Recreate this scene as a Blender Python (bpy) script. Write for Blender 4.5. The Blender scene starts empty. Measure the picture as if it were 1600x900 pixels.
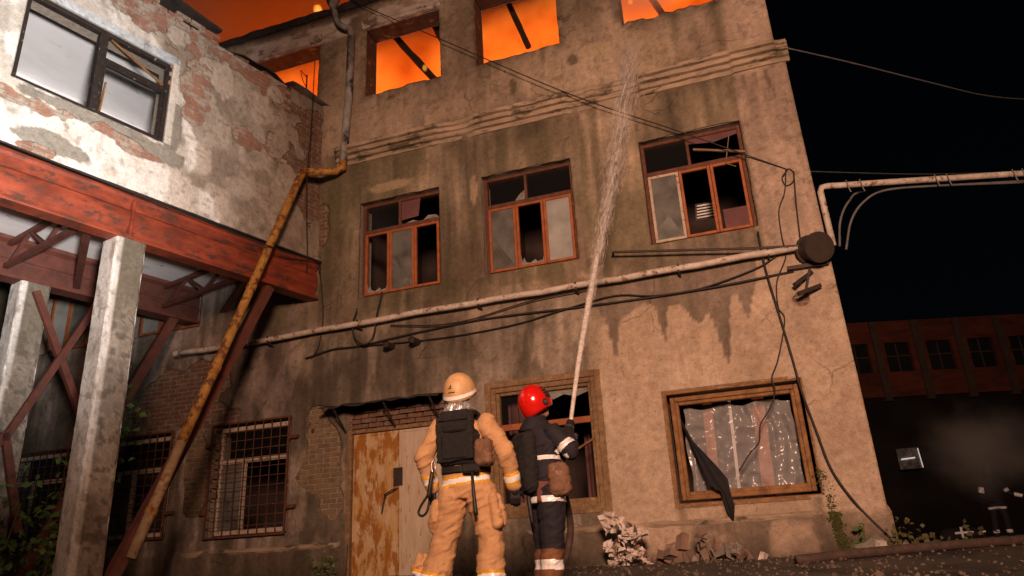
import bpy, math, random
import numpy as np
from mathutils import Vector, Matrix, Euler

random.seed(7)
rng = np.random.default_rng(7)
S = bpy.context.scene
COL = S.collection

# ------------------------------------------------------------------ camera
CAM = np.array([0.0, -10.0, 0.30])
_y, _p, _r = [math.radians(a) for a in (-18.1, 20.33, -3.15)]
_f = np.array([math.sin(_y)*math.cos(_p), math.cos(_y)*math.cos(_p), math.sin(_p)])
_rt = np.array([math.cos(_y), -math.sin(_y), 0.0])
_up = np.cross(_rt, _f)
RT = _rt*math.cos(_r) + _up*math.sin(_r)
UP = -_rt*math.sin(_r) + _up*math.cos(_r)
cam_data = bpy.data.cameras.new('camera')
cam_data.sensor_width = 36.0
cam_data.lens = 36.0*1147.0/1600.0
cam_data.clip_start = 0.05
cam_data.clip_end = 3000
cam = bpy.data.objects.new('camera', cam_data)
COL.objects.link(cam)
cam.matrix_world = Matrix(((RT[0], UP[0], -_f[0], CAM[0]), (RT[1], UP[1], -_f[1], CAM[1]),
                           (RT[2], UP[2], -_f[2], CAM[2]), (0, 0, 0, 1)))
S.camera = cam

def at(px, py, Y):
    """point of the photograph (1600x900) on the vertical plane y = Y, in metres"""
    d = _f + RT*(px-800)/1147.0 - UP*(py-450)/1147.0
    t = (Y-CAM[1])/d[1]
    return tuple(CAM + d*t)

# ------------------------------------------------------------------ world, light, exposure
SUN_EL, SUN_AZ = math.radians(38), math.radians(190)
w = bpy.data.worlds.new('World'); S.world = w; w.use_nodes = True
nt = w.node_tree; nt.nodes.clear()
wo = nt.nodes.new('ShaderNodeOutputWorld'); wb = nt.nodes.new('ShaderNodeBackground')
sky = nt.nodes.new('ShaderNodeTexSky'); sky.sky_type = 'NISHITA'; sky.sun_disc = False
sky.sun_elevation = SUN_EL; sky.sun_rotation = SUN_AZ; sky.dust_density = 4
wb.inputs['Strength'].default_value = 0.00035
nt.links.new(sky.outputs[0], wb.inputs[0]); nt.links.new(wb.outputs[0], wo.inputs[0])

def lamp(name, kind, loc, target, energy, color, **kw):
    l = bpy.data.lights.new(name, kind); l.energy = energy; l.color = color
    for k, v in kw.items(): setattr(l, k, v)
    o = bpy.data.objects.new(name, l); COL.objects.link(o); o.location = loc
    if target is not None:
        o.rotation_euler = (Vector(target)-Vector(loc)).to_track_quat('-Z', 'Y').to_euler()
    return o
_sd = Vector((math.sin(SUN_AZ)*math.cos(SUN_EL), math.cos(SUN_AZ)*math.cos(SUN_EL), math.sin(SUN_EL)))
lamp('night_sun', 'SUN', tuple(_sd*30), (0, 0, 0), 0.035, (1.0, .8, .62), angle=math.radians(6))
# scene floodlights of the fire engine that stands behind the camera
FLOOD_A = (1.4, -13.2, 4.3)
FLOOD_B = (.9, -10.3, .62)
lamp('flood_lamp_high', 'SPOT', FLOOD_A, (-1.0, 0, 3.9), 7700, (1.0, .575, .39), spot_size=math.radians(84), spot_blend=1.0, shadow_soft_size=1.0)
lamp('flood_lamp_low', 'SPOT', FLOOD_B, (-9.2, -6.2, 5.7), 13000, (1.0, .91, .85), spot_size=math.radians(54), spot_blend=1.0, shadow_soft_size=.3)
# fire in the open top storey
for i, p in enumerate([(-8.6, 3.2, 9.4), (-4.6, 3.0, 9.4), (-.8, 3.0, 9.5)]):
    lamp('fire_lamp', 'POINT', p, None, (3300, 110, 110)[i], (1.0, .17, .01), shadow_soft_size=.6)

S.view_settings.view_transform = 'Standard'; S.view_settings.look = 'None'
S.view_settings.exposure = 0.0; S.view_settings.gamma = 1.0
S.cycles.use_denoising = True
S.cycles.max_bounces = 6; S.cycles.diffuse_bounces = 3; S.cycles.glossy_bounces = 3
S.cycles.transparent_max_bounces = 24; S.cycles.transmission_bounces = 4; S.cycles.volume_bounces = 1
S.cycles.sample_clamp_indirect = 3.0
S.cycles.volume_step_rate = 1.2
S.cycles.caustics_reflective = False; S.cycles.caustics_refractive = False

# ------------------------------------------------------------------ helpers
def tag(o, label=None, cat=None, group=None, kind=None):
    if label: o['label'] = label
    if cat: o['category'] = cat
    if group: o['group'] = group
    if kind: o['kind'] = kind
    return o

def thing(name, loc, label, cat, group=None):
    o = bpy.data.objects.new(name, None); o.empty_display_size = .2
    COL.objects.link(o); o.location = loc
    return tag(o, label, cat, group)

def wpos(o):
    p = Vector((0, 0, 0))
    while o is not None:
        p += o.location; o = o.parent
    return p

def link(name, me, mats, parent=None, loc=(0, 0, 0), rot=None):
    o = bpy.data.objects.new(name, me); COL.objects.link(o)
    if mats is not None and len(me.materials) == 0:
        for m in (mats if isinstance(mats, (list, tuple)) else [mats]): me.materials.append(m)
    l = Vector(loc)
    if parent is not None:
        o.parent = parent; l = l - wpos(parent)
    o.location = l
    if rot is not None: o.rotation_euler = rot
    return o

class MB:
    def __init__(s): s.v = []; s.f = []; s.mi = []
    def add(s, vs, fs, mi=0):
        n = len(s.v); s.v += [tuple(map(float, p)) for p in vs]
        s.f += [tuple(i+n for i in f) for f in fs]; s.mi += [mi]*len(fs)
        return s
    def box(s, a, b, mi=0):
        x0, y0, z0 = a; x1, y1, z1 = b
        return s.add([(x0,y0,z0),(x1,y0,z0),(x1,y1,z0),(x0,y1,z0),(x0,y0,z1),(x1,y0,z1),(x1,y1,z1),(x0,y1,z1)],
                     [(0,3,2,1),(4,5,6,7),(0,1,5,4),(1,2,6,5),(2,3,7,6),(3,0,4,7)], mi)
    def bar(s, p0, p1, w, h, up=(0, 0, 1), mi=0):
        p0 = Vector(p0); p1 = Vector(p1); d = (p1-p0).normalized(); u = Vector(up)
        a = d.cross(u)
        if a.length < 1e-4: a = d.cross(Vector((0, 1, 0)))
        a.normalize(); b = a.cross(d).normalized()
        vs = [p+a*(sx*w/2)+b*(sy*h/2) for p in (p0, p1) for sx, sy in ((-1,-1),(1,-1),(1,1),(-1,1))]
        return s.add(vs, [(0,1,2,3),(7,6,5,4),(0,4,5,1),(1,5,6,2),(2,6,7,3),(3,7,4,0)], mi)
    def tube(s, path, r, n=8, mi=0, cap=True):
        P = [Vector(p) for p in path]; m = len(P)
        R = r if isinstance(r, (list, tuple, np.ndarray)) else [r]*m
        vs = []; prev = None
        for i in range(m):
            d = (P[min(i+1, m-1)]-P[max(i-1, 0)]).normalized()
            if prev is None:
                a = d.orthogonal().normalized()
            else:
                a = prev - d*prev.dot(d)
                a = a.normalized() if a.length > 1e-6 else d.orthogonal().normalized()
            prev = a; b = d.cross(a)
            for k in range(n):
                t = 2*math.pi*k/n
                vs.append(P[i]+(a*math.cos(t)+b*math.sin(t))*R[i])
        fs = [(i*n+k, i*n+(k+1) % n, (i+1)*n+(k+1) % n, (i+1)*n+k) for i in range(m-1) for k in range(n)]
        if cap:
            fs.append(tuple(range(n-1, -1, -1))); fs.append(tuple((m-1)*n+k for k in range(n)))
        return s.add(vs, fs, mi)
    def loft(s, rings, mi=0, cap=True):
        n = len(rings[0]); vs = [p for r in rings for p in r]; m = len(rings)
        fs = [(i*n+k, i*n+(k+1) % n, (i+1)*n+(k+1) % n, (i+1)*n+k) for i in range(m-1) for k in range(n)]
        if cap:
            fs.append(tuple(range(n-1, -1, -1))); fs.append(tuple((m-1)*n+k for k in range(n)))
        return s.add(vs, fs, mi)
    def sheet(s, grid, mi=0):
        m = len(grid); n = len(grid[0])
        return s.add([p for r in grid for p in r],
                     [(i*n+k, i*n+k+1, (i+1)*n+k+1, (i+1)*n+k) for i in range(m-1) for k in range(n-1)], mi)
    def rock(s, c, r, jit=.3, mi=0, sq=(1, 1, 1), rot=None):
        vs = []
        R = Euler([random.uniform(0, 6.28) for _ in range(3)] if rot is None else rot).to_matrix()
        base = [(-1,-1,-1),(1,-1,-1),(1,1,-1),(-1,1,-1),(-1,-1,1),(1,-1,1),(1,1,1),(-1,1,1)]
        for b in base:
            v = Vector([b[i]*sq[i]*r*(1+random.uniform(-jit, jit)) for i in range(3)])
            vs.append(R @ v + Vector(c))
        return s.add(vs, [(0,3,2,1),(4,5,6,7),(0,1,5,4),(1,2,6,5),(2,3,7,6),(3,0,4,7)], mi)
    def mesh(s, name, smooth=False):
        me = bpy.data.meshes.new(name); me.from_pydata(s.v, [], s.f); me.update()
        if any(s.mi): me.polygons.foreach_set('material_index', s.mi)
        if smooth: me.polygons.foreach_set('use_smooth', [True]*len(me.polygons))
        return me
    def build(s, name, mats, parent=None, smooth=False, bevel=0.0):
        o = link(name, s.mesh(name, smooth), mats, parent)
        if bevel:
            b = o.modifiers.new('bevel', 'BEVEL'); b.width = bevel; b.segments = 1; b.limit_method = 'ANGLE'
        return o

# numpy value noise
def _hash(i, j, seed):
    h = (i.astype(np.int64)*374761393 + j.astype(np.int64)*668265263 + seed*982451653) & 0xffffffff
    h = ((h ^ (h >> 13))*1274126177) & 0xffffffff
    return ((h ^ (h >> 16)) & 0xffff)/65535.0
def vn(x, y, seed=0):
    x = np.asarray(x, float); y = np.asarray(y, float)
    i = np.floor(x); j = np.floor(y); u = x-i; v = y-j
    u = u*u*(3-2*u); v = v*v*(3-2*v)
    return (_hash(i, j, seed)*(1-u)+_hash(i+1, j, seed)*u)*(1-v) + (_hash(i, j+1, seed)*(1-u)+_hash(i+1, j+1, seed)*u)*v
def fbm(x, y, seed=0, o=4):
    t = 0; a = .5; n = 0
    for k in range(o):
        t = t + a*vn(np.asarray(x)*2**k, np.asarray(y)*2**k, seed+k*17); n += a; a *= .5
    return t/n
def sm(a, b, x):
    t = np.clip((np.asarray(x, float)-a)/(b-a), 0, 1); return t*t*(3-2*t)
def lerp(c, d, t):
    t = np.asarray(t)[..., None]; return c*(1-t)+np.asarray(d)*t

# ------------------------------------------------------------------ materials
def mat(name, c1, c2=None, scale=5.0, rough=.8, bump=.25, bscale=45, metal=0.0, c3=None, c3t=.55, c3s=3.0, spec=.35,
        stretch=(1, 1, 1), coat=0.0, alpha=1.0):
    m = bpy.data.materials.new(name); m.use_nodes = True
    n = m.node_tree.nodes; L = m.node_tree.links; B = n['Principled BSDF']
    g = n.new('ShaderNodeNewGeometry'); mp = n.new('ShaderNodeMapping'); mp.inputs['Scale'].default_value = stretch
    L.new(g.outputs['Position'], mp.inputs['Vector'])
    B.inputs['Roughness'].default_value = rough; B.inputs['Metallic'].default_value = metal
    B.inputs['Specular IOR Level'].default_value = spec
    B.inputs['Coat Weight'].default_value = coat; B.inputs['Alpha'].default_value = alpha
    c2 = c2 or tuple(x*.7 for x in c1)
    no = n.new('ShaderNodeTexNoise'); no.inputs['Scale'].default_value = scale; no.inputs['Detail'].default_value = 6
    no.inputs['Roughness'].default_value = .65
    L.new(mp.outputs[0], no.inputs['Vector'])
    r = n.new('ShaderNodeValToRGB'); r.color_ramp.elements[0].position = .35; r.color_ramp.elements[1].position = .65
    r.color_ramp.elements[0].color = (*c2, 1); r.color_ramp.elements[1].color = (*c1, 1)
    L.new(no.outputs['Fac'], r.inputs[0]); out = r.outputs[0]
    if c3:
        n3 = n.new('ShaderNodeTexNoise'); n3.inputs['Scale'].default_value = c3s; n3.inputs['Detail'].default_value = 8
        n3.inputs['Roughness'].default_value = .7
        L.new(mp.outputs[0], n3.inputs['Vector'])
        r3 = n.new('ShaderNodeValToRGB'); r3.color_ramp.elements[0].position = c3t-.03; r3.color_ramp.elements[1].position = c3t+.05
        L.new(n3.outputs['Fac'], r3.inputs[0])
        mx = n.new('ShaderNodeMix'); mx.data_type = 'RGBA'; L.new(r3.outputs[0], mx.inputs[0])
        L.new(out, mx.inputs[6]); mx.inputs[7].default_value = (*c3, 1); out = mx.outputs[2]
    L.new(out, B.inputs['Base Color'])
    if bump:
        nb = n.new('ShaderNodeTexNoise'); nb.inputs['Scale'].default_value = bscale; nb.inputs['Detail'].default_value = 4
        L.new(g.outputs['Position'], nb.inputs['Vector'])
        bp = n.new('ShaderNodeBump'); bp.inputs['Strength'].default_value = bump; bp.inputs['Distance'].default_value = .01
        L.new(nb.outputs['Fac'], bp.inputs['Height']); L.new(bp.outputs[0], B.inputs['Normal'])
    return m

def plaster_mat(name):
    """colour comes from the wall's own pigment attribute, fine grain and relief from noise"""
    m = bpy.data.materials.new(name); m.use_nodes = True
    n = m.node_tree.nodes; L = m.node_tree.links; B = n['Principled BSDF']
    B.inputs['Roughness'].default_value = .88; B.inputs['Specular IOR Level'].default_value = .2
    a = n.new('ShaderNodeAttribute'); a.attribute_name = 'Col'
    g = n.new('ShaderNodeNewGeometry')
    n1 = n.new('ShaderNodeTexNoise'); n1.inputs['Scale'].default_value = 14; n1.inputs['Detail'].default_value = 8; n1.inputs['Roughness'].default_value = .72
    L.new(g.outputs['Position'], n1.inputs['Vector'])
    mr = n.new('ShaderNodeMapRange'); mr.inputs[1].default_value = .3; mr.inputs[2].default_value = .7; mr.inputs[3].default_value = .74; mr.inputs[4].default_value = 1.2
    L.new(n1.outputs['Fac'], mr.inputs[0])
    n2 = n.new('ShaderNodeTexNoise'); n2.inputs['Scale'].default_value = 85; n2.inputs['Detail'].default_value = 3
    L.new(g.outputs['Position'], n2.inputs['Vector'])
    mr2 = n.new('ShaderNodeMapRange'); mr2.inputs[1].default_value = .3; mr2.inputs[2].default_value = .7; mr2.inputs[3].default_value = .84; mr2.inputs[4].default_value = 1.14
    L.new(n2.outputs['Fac'], mr2.inputs[0])
    mu = n.new('ShaderNodeMath'); mu.operation = 'MULTIPLY'; L.new(mr.outputs[0], mu.inputs[0]); L.new(mr2.outputs[0], mu.inputs[1])
    wn = n.new('ShaderNodeTexNoise'); wn.inputs['Scale'].default_value = 2.2; wn.inputs['Detail'].default_value = 6; L.new(g.outputs['Position'], wn.inputs['Vector'])
    wa = n.new('ShaderNodeVectorMath'); wa.operation = 'SCALE'; wa.inputs['Scale'].default_value = .4; L.new(wn.outputs['Color'], wa.inputs[0])
    wb_ = n.new('ShaderNodeVectorMath'); wb_.operation = 'ADD'; L.new(g.outputs['Position'], wb_.inputs[0]); L.new(wa.outputs[0], wb_.inputs[1])
    vo = n.new('ShaderNodeTexVoronoi'); vo.feature = 'DISTANCE_TO_EDGE'; vo.inputs['Scale'].default_value = .85; L.new(wb_.outputs[0], vo.inputs['Vector'])
    ck = n.new('ShaderNodeMapRange'); ck.inputs[1].default_value = .002; ck.inputs[2].default_value = .009; ck.inputs[3].default_value = .55; ck.inputs[4].default_value = 1.0; L.new(vo.outputs['Distance'], ck.inputs[0])
    km = n.new('ShaderNodeTexNoise'); km.inputs['Scale'].default_value = 1.1; L.new(g.outputs['Position'], km.inputs['Vector'])
    kr = n.new('ShaderNodeMapRange'); kr.inputs[1].default_value = .55; kr.inputs[2].default_value = .6; L.new(km.outputs['Fac'], kr.inputs[0])
    kx = n.new('ShaderNodeMix'); kx.data_type = 'FLOAT'; L.new(kr.outputs[0], kx.inputs[0]); kx.inputs[2].default_value = 1.0; L.new(ck.outputs[0], kx.inputs[3])
    pn = n.new('ShaderNodeTexNoise'); pn.inputs['Scale'].default_value = 26; pn.inputs['Detail'].default_value = 6; pn.inputs['Roughness'].default_value = .6; L.new(g.outputs['Position'], pn.inputs['Vector'])
    pr = n.new('ShaderNodeMapRange'); pr.inputs[1].default_value = .62; pr.inputs[2].default_value = .67; pr.inputs[3].default_value = 1.0; pr.inputs[4].default_value = .62; L.new(pn.outputs['Fac'], pr.inputs[0])
    m2 = n.new('ShaderNodeMath'); m2.operation = 'MULTIPLY'; L.new(kx.outputs[0], m2.inputs[0]); L.new(pr.outputs[0], m2.inputs[1])
    m3 = n.new('ShaderNodeMath'); m3.operation = 'MULTIPLY'; L.new(mu.outputs[0], m3.inputs[0]); L.new(m2.outputs[0], m3.inputs[1])
    vm = n.new('ShaderNodeVectorMath'); vm.operation = 'SCALE'
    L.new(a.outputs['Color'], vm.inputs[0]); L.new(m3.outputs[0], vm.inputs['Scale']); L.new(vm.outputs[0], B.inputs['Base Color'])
    ad = n.new('ShaderNodeMath'); ad.operation = 'ADD'; L.new(n1.outputs['Fac'], ad.inputs[0])
    n3 = n.new('ShaderNodeTexNoise'); n3.inputs['Scale'].default_value = 60; n3.inputs['Detail'].default_value = 6; n3.inputs['Roughness'].default_value = .7
    L.new(g.outputs['Position'], n3.inputs['Vector'])
    ms = n.new('ShaderNodeMath'); ms.operation = 'MULTIPLY'; L.new(n3.outputs['Fac'], ms.inputs[0]); L.new(a.outputs['Alpha'], ms.inputs[1])
    L.new(ms.outputs[0], ad.inputs[1])
    bp = n.new('ShaderNodeBump'); bp.inputs['Strength'].default_value = .6; bp.inputs['Distance'].default_value = .016
    L.new(ad.outputs[0], bp.inputs['Height']); L.new(bp.outputs[0], B.inputs['Normal'])
    return m

def mix_clear(name, col, rough, clear, spec=.5, noise=None, bump=0.0):
    """glass, film or water: partly clear, partly dusty and glossy"""
    m = bpy.data.materials.new(name); m.use_nodes = True
    n = m.node_tree.nodes; L = m.node_tree.links; B = n['Principled BSDF']; out = n['Material Output']
    B.inputs['Base Color'].default_value = (*col, 1); B.inputs['Roughness'].default_value = rough
    B.inputs['Specular IOR Level'].default_value = spec
    t = n.new('ShaderNodeBsdfTransparent'); mx = n.new('ShaderNodeMixShader'); mx.inputs[0].default_value = clear
    L.new(B.outputs[0], mx.inputs[1]); L.new(t.outputs[0], mx.inputs[2]); L.new(mx.outputs[0], out.inputs[0])
    g = n.new('ShaderNodeNewGeometry')
    if noise:
        no = n.new('ShaderNodeTexNoise'); no.inputs['Scale'].default_value = noise; no.inputs['Detail'].default_value = 5
        L.new(g.outputs['Position'], no.inputs['Vector'])
        mr = n.new('ShaderNodeMapRange'); mr.inputs[1].default_value = .35; mr.inputs[2].default_value = .65
        mr.inputs[3].default_value = max(0, clear-.25); mr.inputs[4].default_value = min(1, clear+.2)
        L.new(no.outputs['Fac'], mr.inputs[0]); L.new(mr.outputs[0], mx.inputs[0])
    if bump:
        nb = n.new('ShaderNodeTexNoise'); nb.inputs['Scale'].default_value = 9
        L.new(g.outputs['Position'], nb.inputs['Vector'])
        bp = n.new('ShaderNodeBump'); bp.inputs['Strength'].default_value = bump; bp.inputs['Distance'].default_value = .03
        L.new(nb.outputs['Fac'], bp.inputs['Height']); L.new(bp.outputs[0], B.inputs['Normal'])
    return m

M = dict(
    plaster=plaster_mat('plaster'),
    mortar=mat('mortar', (.34, .29, .24), (.21, .18, .15), 20, .95, .5),
    brick=mat('brick', (.38, .19, .125), (.24, .125, .09), 4, .9, .6, 70, c3=(.40, .34, .28), c3t=.52, c3s=3.4),
    brick_dim=mat('brick_dim', (.20, .105, .065), (.12, .07, .05), 5, .92, .5, 70, c3=(.2, .16, .12), c3t=.55, c3s=6),
    brick_ochre=mat('brick_ochre', (.25, .165, .09), (.15, .10, .06), 5, .92, .5, 70, c3=(.10, .08, .06), c3t=.58, c3s=6),
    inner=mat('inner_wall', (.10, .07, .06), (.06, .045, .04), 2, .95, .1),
    char=mat('charred_wood', (.012, .010, .009), (.03, .02, .015), 9, .9, .6, 60),
    white_inner=mat('white_ceiling', (.86, .85, .86), (.74, .73, .75), 2.2, .9, .15, c3=(.42, .41, .43), c3t=.63, c3s=2.6, stretch=(1, .4, 1)),
    white_soffit=mat('white_soffit', (.94, .93, .95), (.82, .81, .83), 3.5, .9, .15, c3=(.32, .28, .25), c3t=.62, c3s=4, stretch=(1, .35, 1)),
    red_beam=mat('red_beam_paint', (.34, .066, .03), (.15, .032, .018), 2.2, .5, .35, 60, c3=(.10, .04, .028), c3t=.55, c3s=3.2, spec=.4, stretch=(1, 1, 2.6)),
    red_dark=mat('red_oxide_steel', (.17, .055, .038), (.10, .034, .026), 6, .65, .25, 60, c3=(.09, .055, .04), c3t=.58, c3s=8),
    sash=mat('sash_paint', (.40, .125, .04), (.26, .075, .025), 9, .6, .35, 90, c3=(.17, .09, .055), c3t=.62, c3s=14),
    frame_dark=mat('old_frame_wood', (.15, .055, .03), (.08, .035, .022), 9, .75, .4, 90, c3=(.24, .15, .10), c3t=.62, c3s=12),
    sash_white=mat('peeling_white', (.55, .47, .38), (.42, .33, .25), 9, .7, .3, 90, c3=(.22, .08, .03), c3t=.58, c3s=14),
    wood_ochre=mat('peeling_ochre_wood', (.31, .155, .055), (.16, .07, .026), 9, .7, .6, 90, c3=(.40, .28, .15), c3t=.63, c3s=22),
    wood_pale=mat('weathered_wood', (.29, .185, .095), (.16, .09, .045), 14, .8, .5, 110, c3=(.40, .30, .19), c3t=.62, c3s=20),
    steel_black=mat('black_painted_frame', (.035, .025, .022), (.02, .015, .013), 10, .6, .3, 90, c3=(.42, .40, .38), c3t=.64, c3s=16),
    rust_door=mat('rusty_door_paint', (.56, .44, .30), (.48, .27, .07), 2.4, .7, .25, 80, c3=(.32, .125, .02), c3t=.49, c3s=3.4, stretch=(2.2, 1, .8)),
    pale_door=mat('pale_door_paint', (.56, .46, .35), (.46, .35, .24), 4, .7, .25, 80, c3=(.30, .13, .035), c3t=.62, c3s=6, stretch=(3, 1, .7)),
    dark_metal=mat('dark_metal', (.03, .024, .022), (.05, .03, .022), 9, .6, .3),
    yellow_pipe=mat('yellow_rusted_pipe', (.50, .27, .06), (.32, .14, .03), 6, .6, .4, 70, c3=(.15, .055, .02), c3t=.52, c3s=7),
    yellow_pale=mat('pipe_worn_pale', (.40, .30, .19), (.30, .19, .10), 9, .7, .3, 70, c3=(.24, .10, .03), c3t=.55, c3s=10),
    pipe_white=mat('flaking_white_pipe', (.36, .35, .34), (.2, .19, .18), 7, .7, .3, 70, c3=(.035, .03, .03), c3t=.5, c3s=2.2, stretch=(1, 1, .5)),
    gas_pipe=mat('gas_pipe_paint', (.64, .57, .50), (.44, .36, .29), 7, .6, .25, 70, c3=(.17, .08, .045), c3t=.58, c3s=8),
    cable=mat('black_cable', (.018, .015, .014), (.03, .025, .022), 5, .6, 0),
    wire_grey=mat('grey_wire', (.16, .15, .15), (.1, .1, .1), 5, .6, 0),
    concrete=mat('concrete', (.34, .30, .25), (.2, .175, .145), 8, .95, .7, 60, c3=(.10, .085, .07), c3t=.6, c3s=30),
    ground=mat('ground_dirt', (.075, .058, .043), (.035, .028, .022), 1.4, .75, .8, 26, c3=(.018, .015, .013), c3t=.55, c3s=.9, spec=.5),
    gravel=mat('gravel_bits', (.20, .15, .11), (.06, .045, .035), 9, .85, .3),
    rubble=mat('rubble', (.28, .17, .12), (.16, .12, .095), 4, .92, .5, c3=(.36, .30, .25), c3t=.58, c3s=5),
    paper=mat('crumpled_paper', (.80, .72, .66), (.50, .40, .34), 7, .8, .3, 50, c3=(.22, .12, .08), c3t=.62, c3s=6),
    cloth_black=mat('black_cloth', (.012, .011, .014), (.02, .018, .02), 10, .85, .3, 120),
    leaf=mat('leaf', (.10, .17, .04), (.05, .095, .022), 9, .6, .1),
    leaf_dry=mat('dry_weed', (.12, .105, .04), (.07, .065, .025), 9, .7, .1),
    moss=mat('moss', (.085, .085, .018), (.045, .05, .012), 20, .95, .6, 120),
    louvre=mat('white_louvre', (.8, .78, .75), None, 5, .5, 0),
    sheet_metal=mat('roof_sheet_metal', (.30, .29, .28), (.16, .15, .14), 6, .5, .2, c3=(.05, .04, .035), c3t=.55, c3s=4, metal=.3),
    tar=mat('tar_paper', (.02, .018, .017), (.045, .035, .03), 7, .9, .5),
    tan=mat('turnout_tan', (.60, .36, .185), (.46, .25, .115), 6, .85, .5, 130, c3=(.32, .155, .065), c3t=.60, c3s=6),
    navy=mat('turnout_navy', (.020, .017, .024), (.013, .011, .016), 9, .8, .35, 160),
    brown_leg=mat('scuffed_brown_cloth', (.21, .095, .04), (.12, .05, .025), 11, .85, .4, 160, c3=(.05, .03, .025), c3t=.6, c3s=8),
    maroon=mat('maroon_cloth', (.17, .065, .05), (.12, .045, .035), 11, .85, .3, 160),
    vest=mat('vest_cordura', (.012, .011, .012), (.020, .018, .018), 30, .9, .5, 300),
    reflect=mat('reflective_tape', (.95, .93, .92), (.82, .80, .80), 30, .28, .1, 200, spec=.8),
    lime=mat('yellow_tape', (.80, .42, .02), (.62, .30, .015), 20, .5, .1, 200),
    silver=mat('aluminised_cloth', (.72, .71, .72), (.55, .54, .56), 12, .32, .4, 40, metal=.75),
    helmet_tan=mat('tan_helmet', (.66, .42, .21), (.48, .28, .12), 12, .45, .12, 60, c3=(.24, .13, .06), c3t=.66, c3s=16, spec=.5),
    helmet_red=mat('red_helmet', (.62, .012, .008), (.5, .01, .006), 4, .16, 0, spec=.6, coat=.5),
    rubber=mat('black_rubber', (.015, .014, .014), (.022, .02, .02), 10, .5, .2),
    leather=mat('brown_pouch', (.20, .105, .06), (.12, .062, .036), 14, .8, .5, 90, c3=(.27, .17, .11), c3t=.6, c3s=12),
    skin=mat('skin', (.45, .25, .17), (.4, .21, .14), 9, .55, .1),
    chrome=mat('bare_steel', (.5, .48, .46), (.35, .33, .32), 20, .3, 0, metal=.9),
    hose=mat('fire_hose', (.10, .06, .045), (.05, .035, .03), 14, .8, .4, 120),
    far_brick=mat('far_red_brick', (.24, .068, .036), (.11, .035, .022), .7, .9, 0, stretch=(1, 1, 4)),
    far_dark=mat('far_dark_wall', (.035, .029, .026), (.018, .015, .014), .6, .95, 0),
    far_rib=mat('far_rib', (.13, .085, .07), (.09, .06, .05), 2, .9, 0),
    far_glass=mat('far_glass', (.02, .02, .022), (.03, .03, .03), 2, .25, 0),
    mauve=mat('mauve_curtain', (.17, .075, .075), (.11, .05, .05), 3, .9, .2),
    glass_dirty=mix_clear('dirty_glass', (.22, .215, .195), .25, .6, .6, 3.0),
    glass_milky=mix_clear('milky_glass', (.40, .40, .37), .3, .22, .6, 3.0),
    glass_clear=mix_clear('thin_glass', (.05, .05, .05), .1, .9, .5),
    shard=mix_clear('glass_shard', (.36, .34, .30), .25, .45, .6, 12.0),
    film=mix_clear('plastic_film', (.70, .68, .68), .21, .66, 1.0),
    water=mix_clear('water_spray', (.84, .78, .72), .3, .8, .5, 14.0),
    water_thin=mix_clear('water_mist', (.80, .74, .68), .5, .9, .4, 9.0),
)

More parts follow.
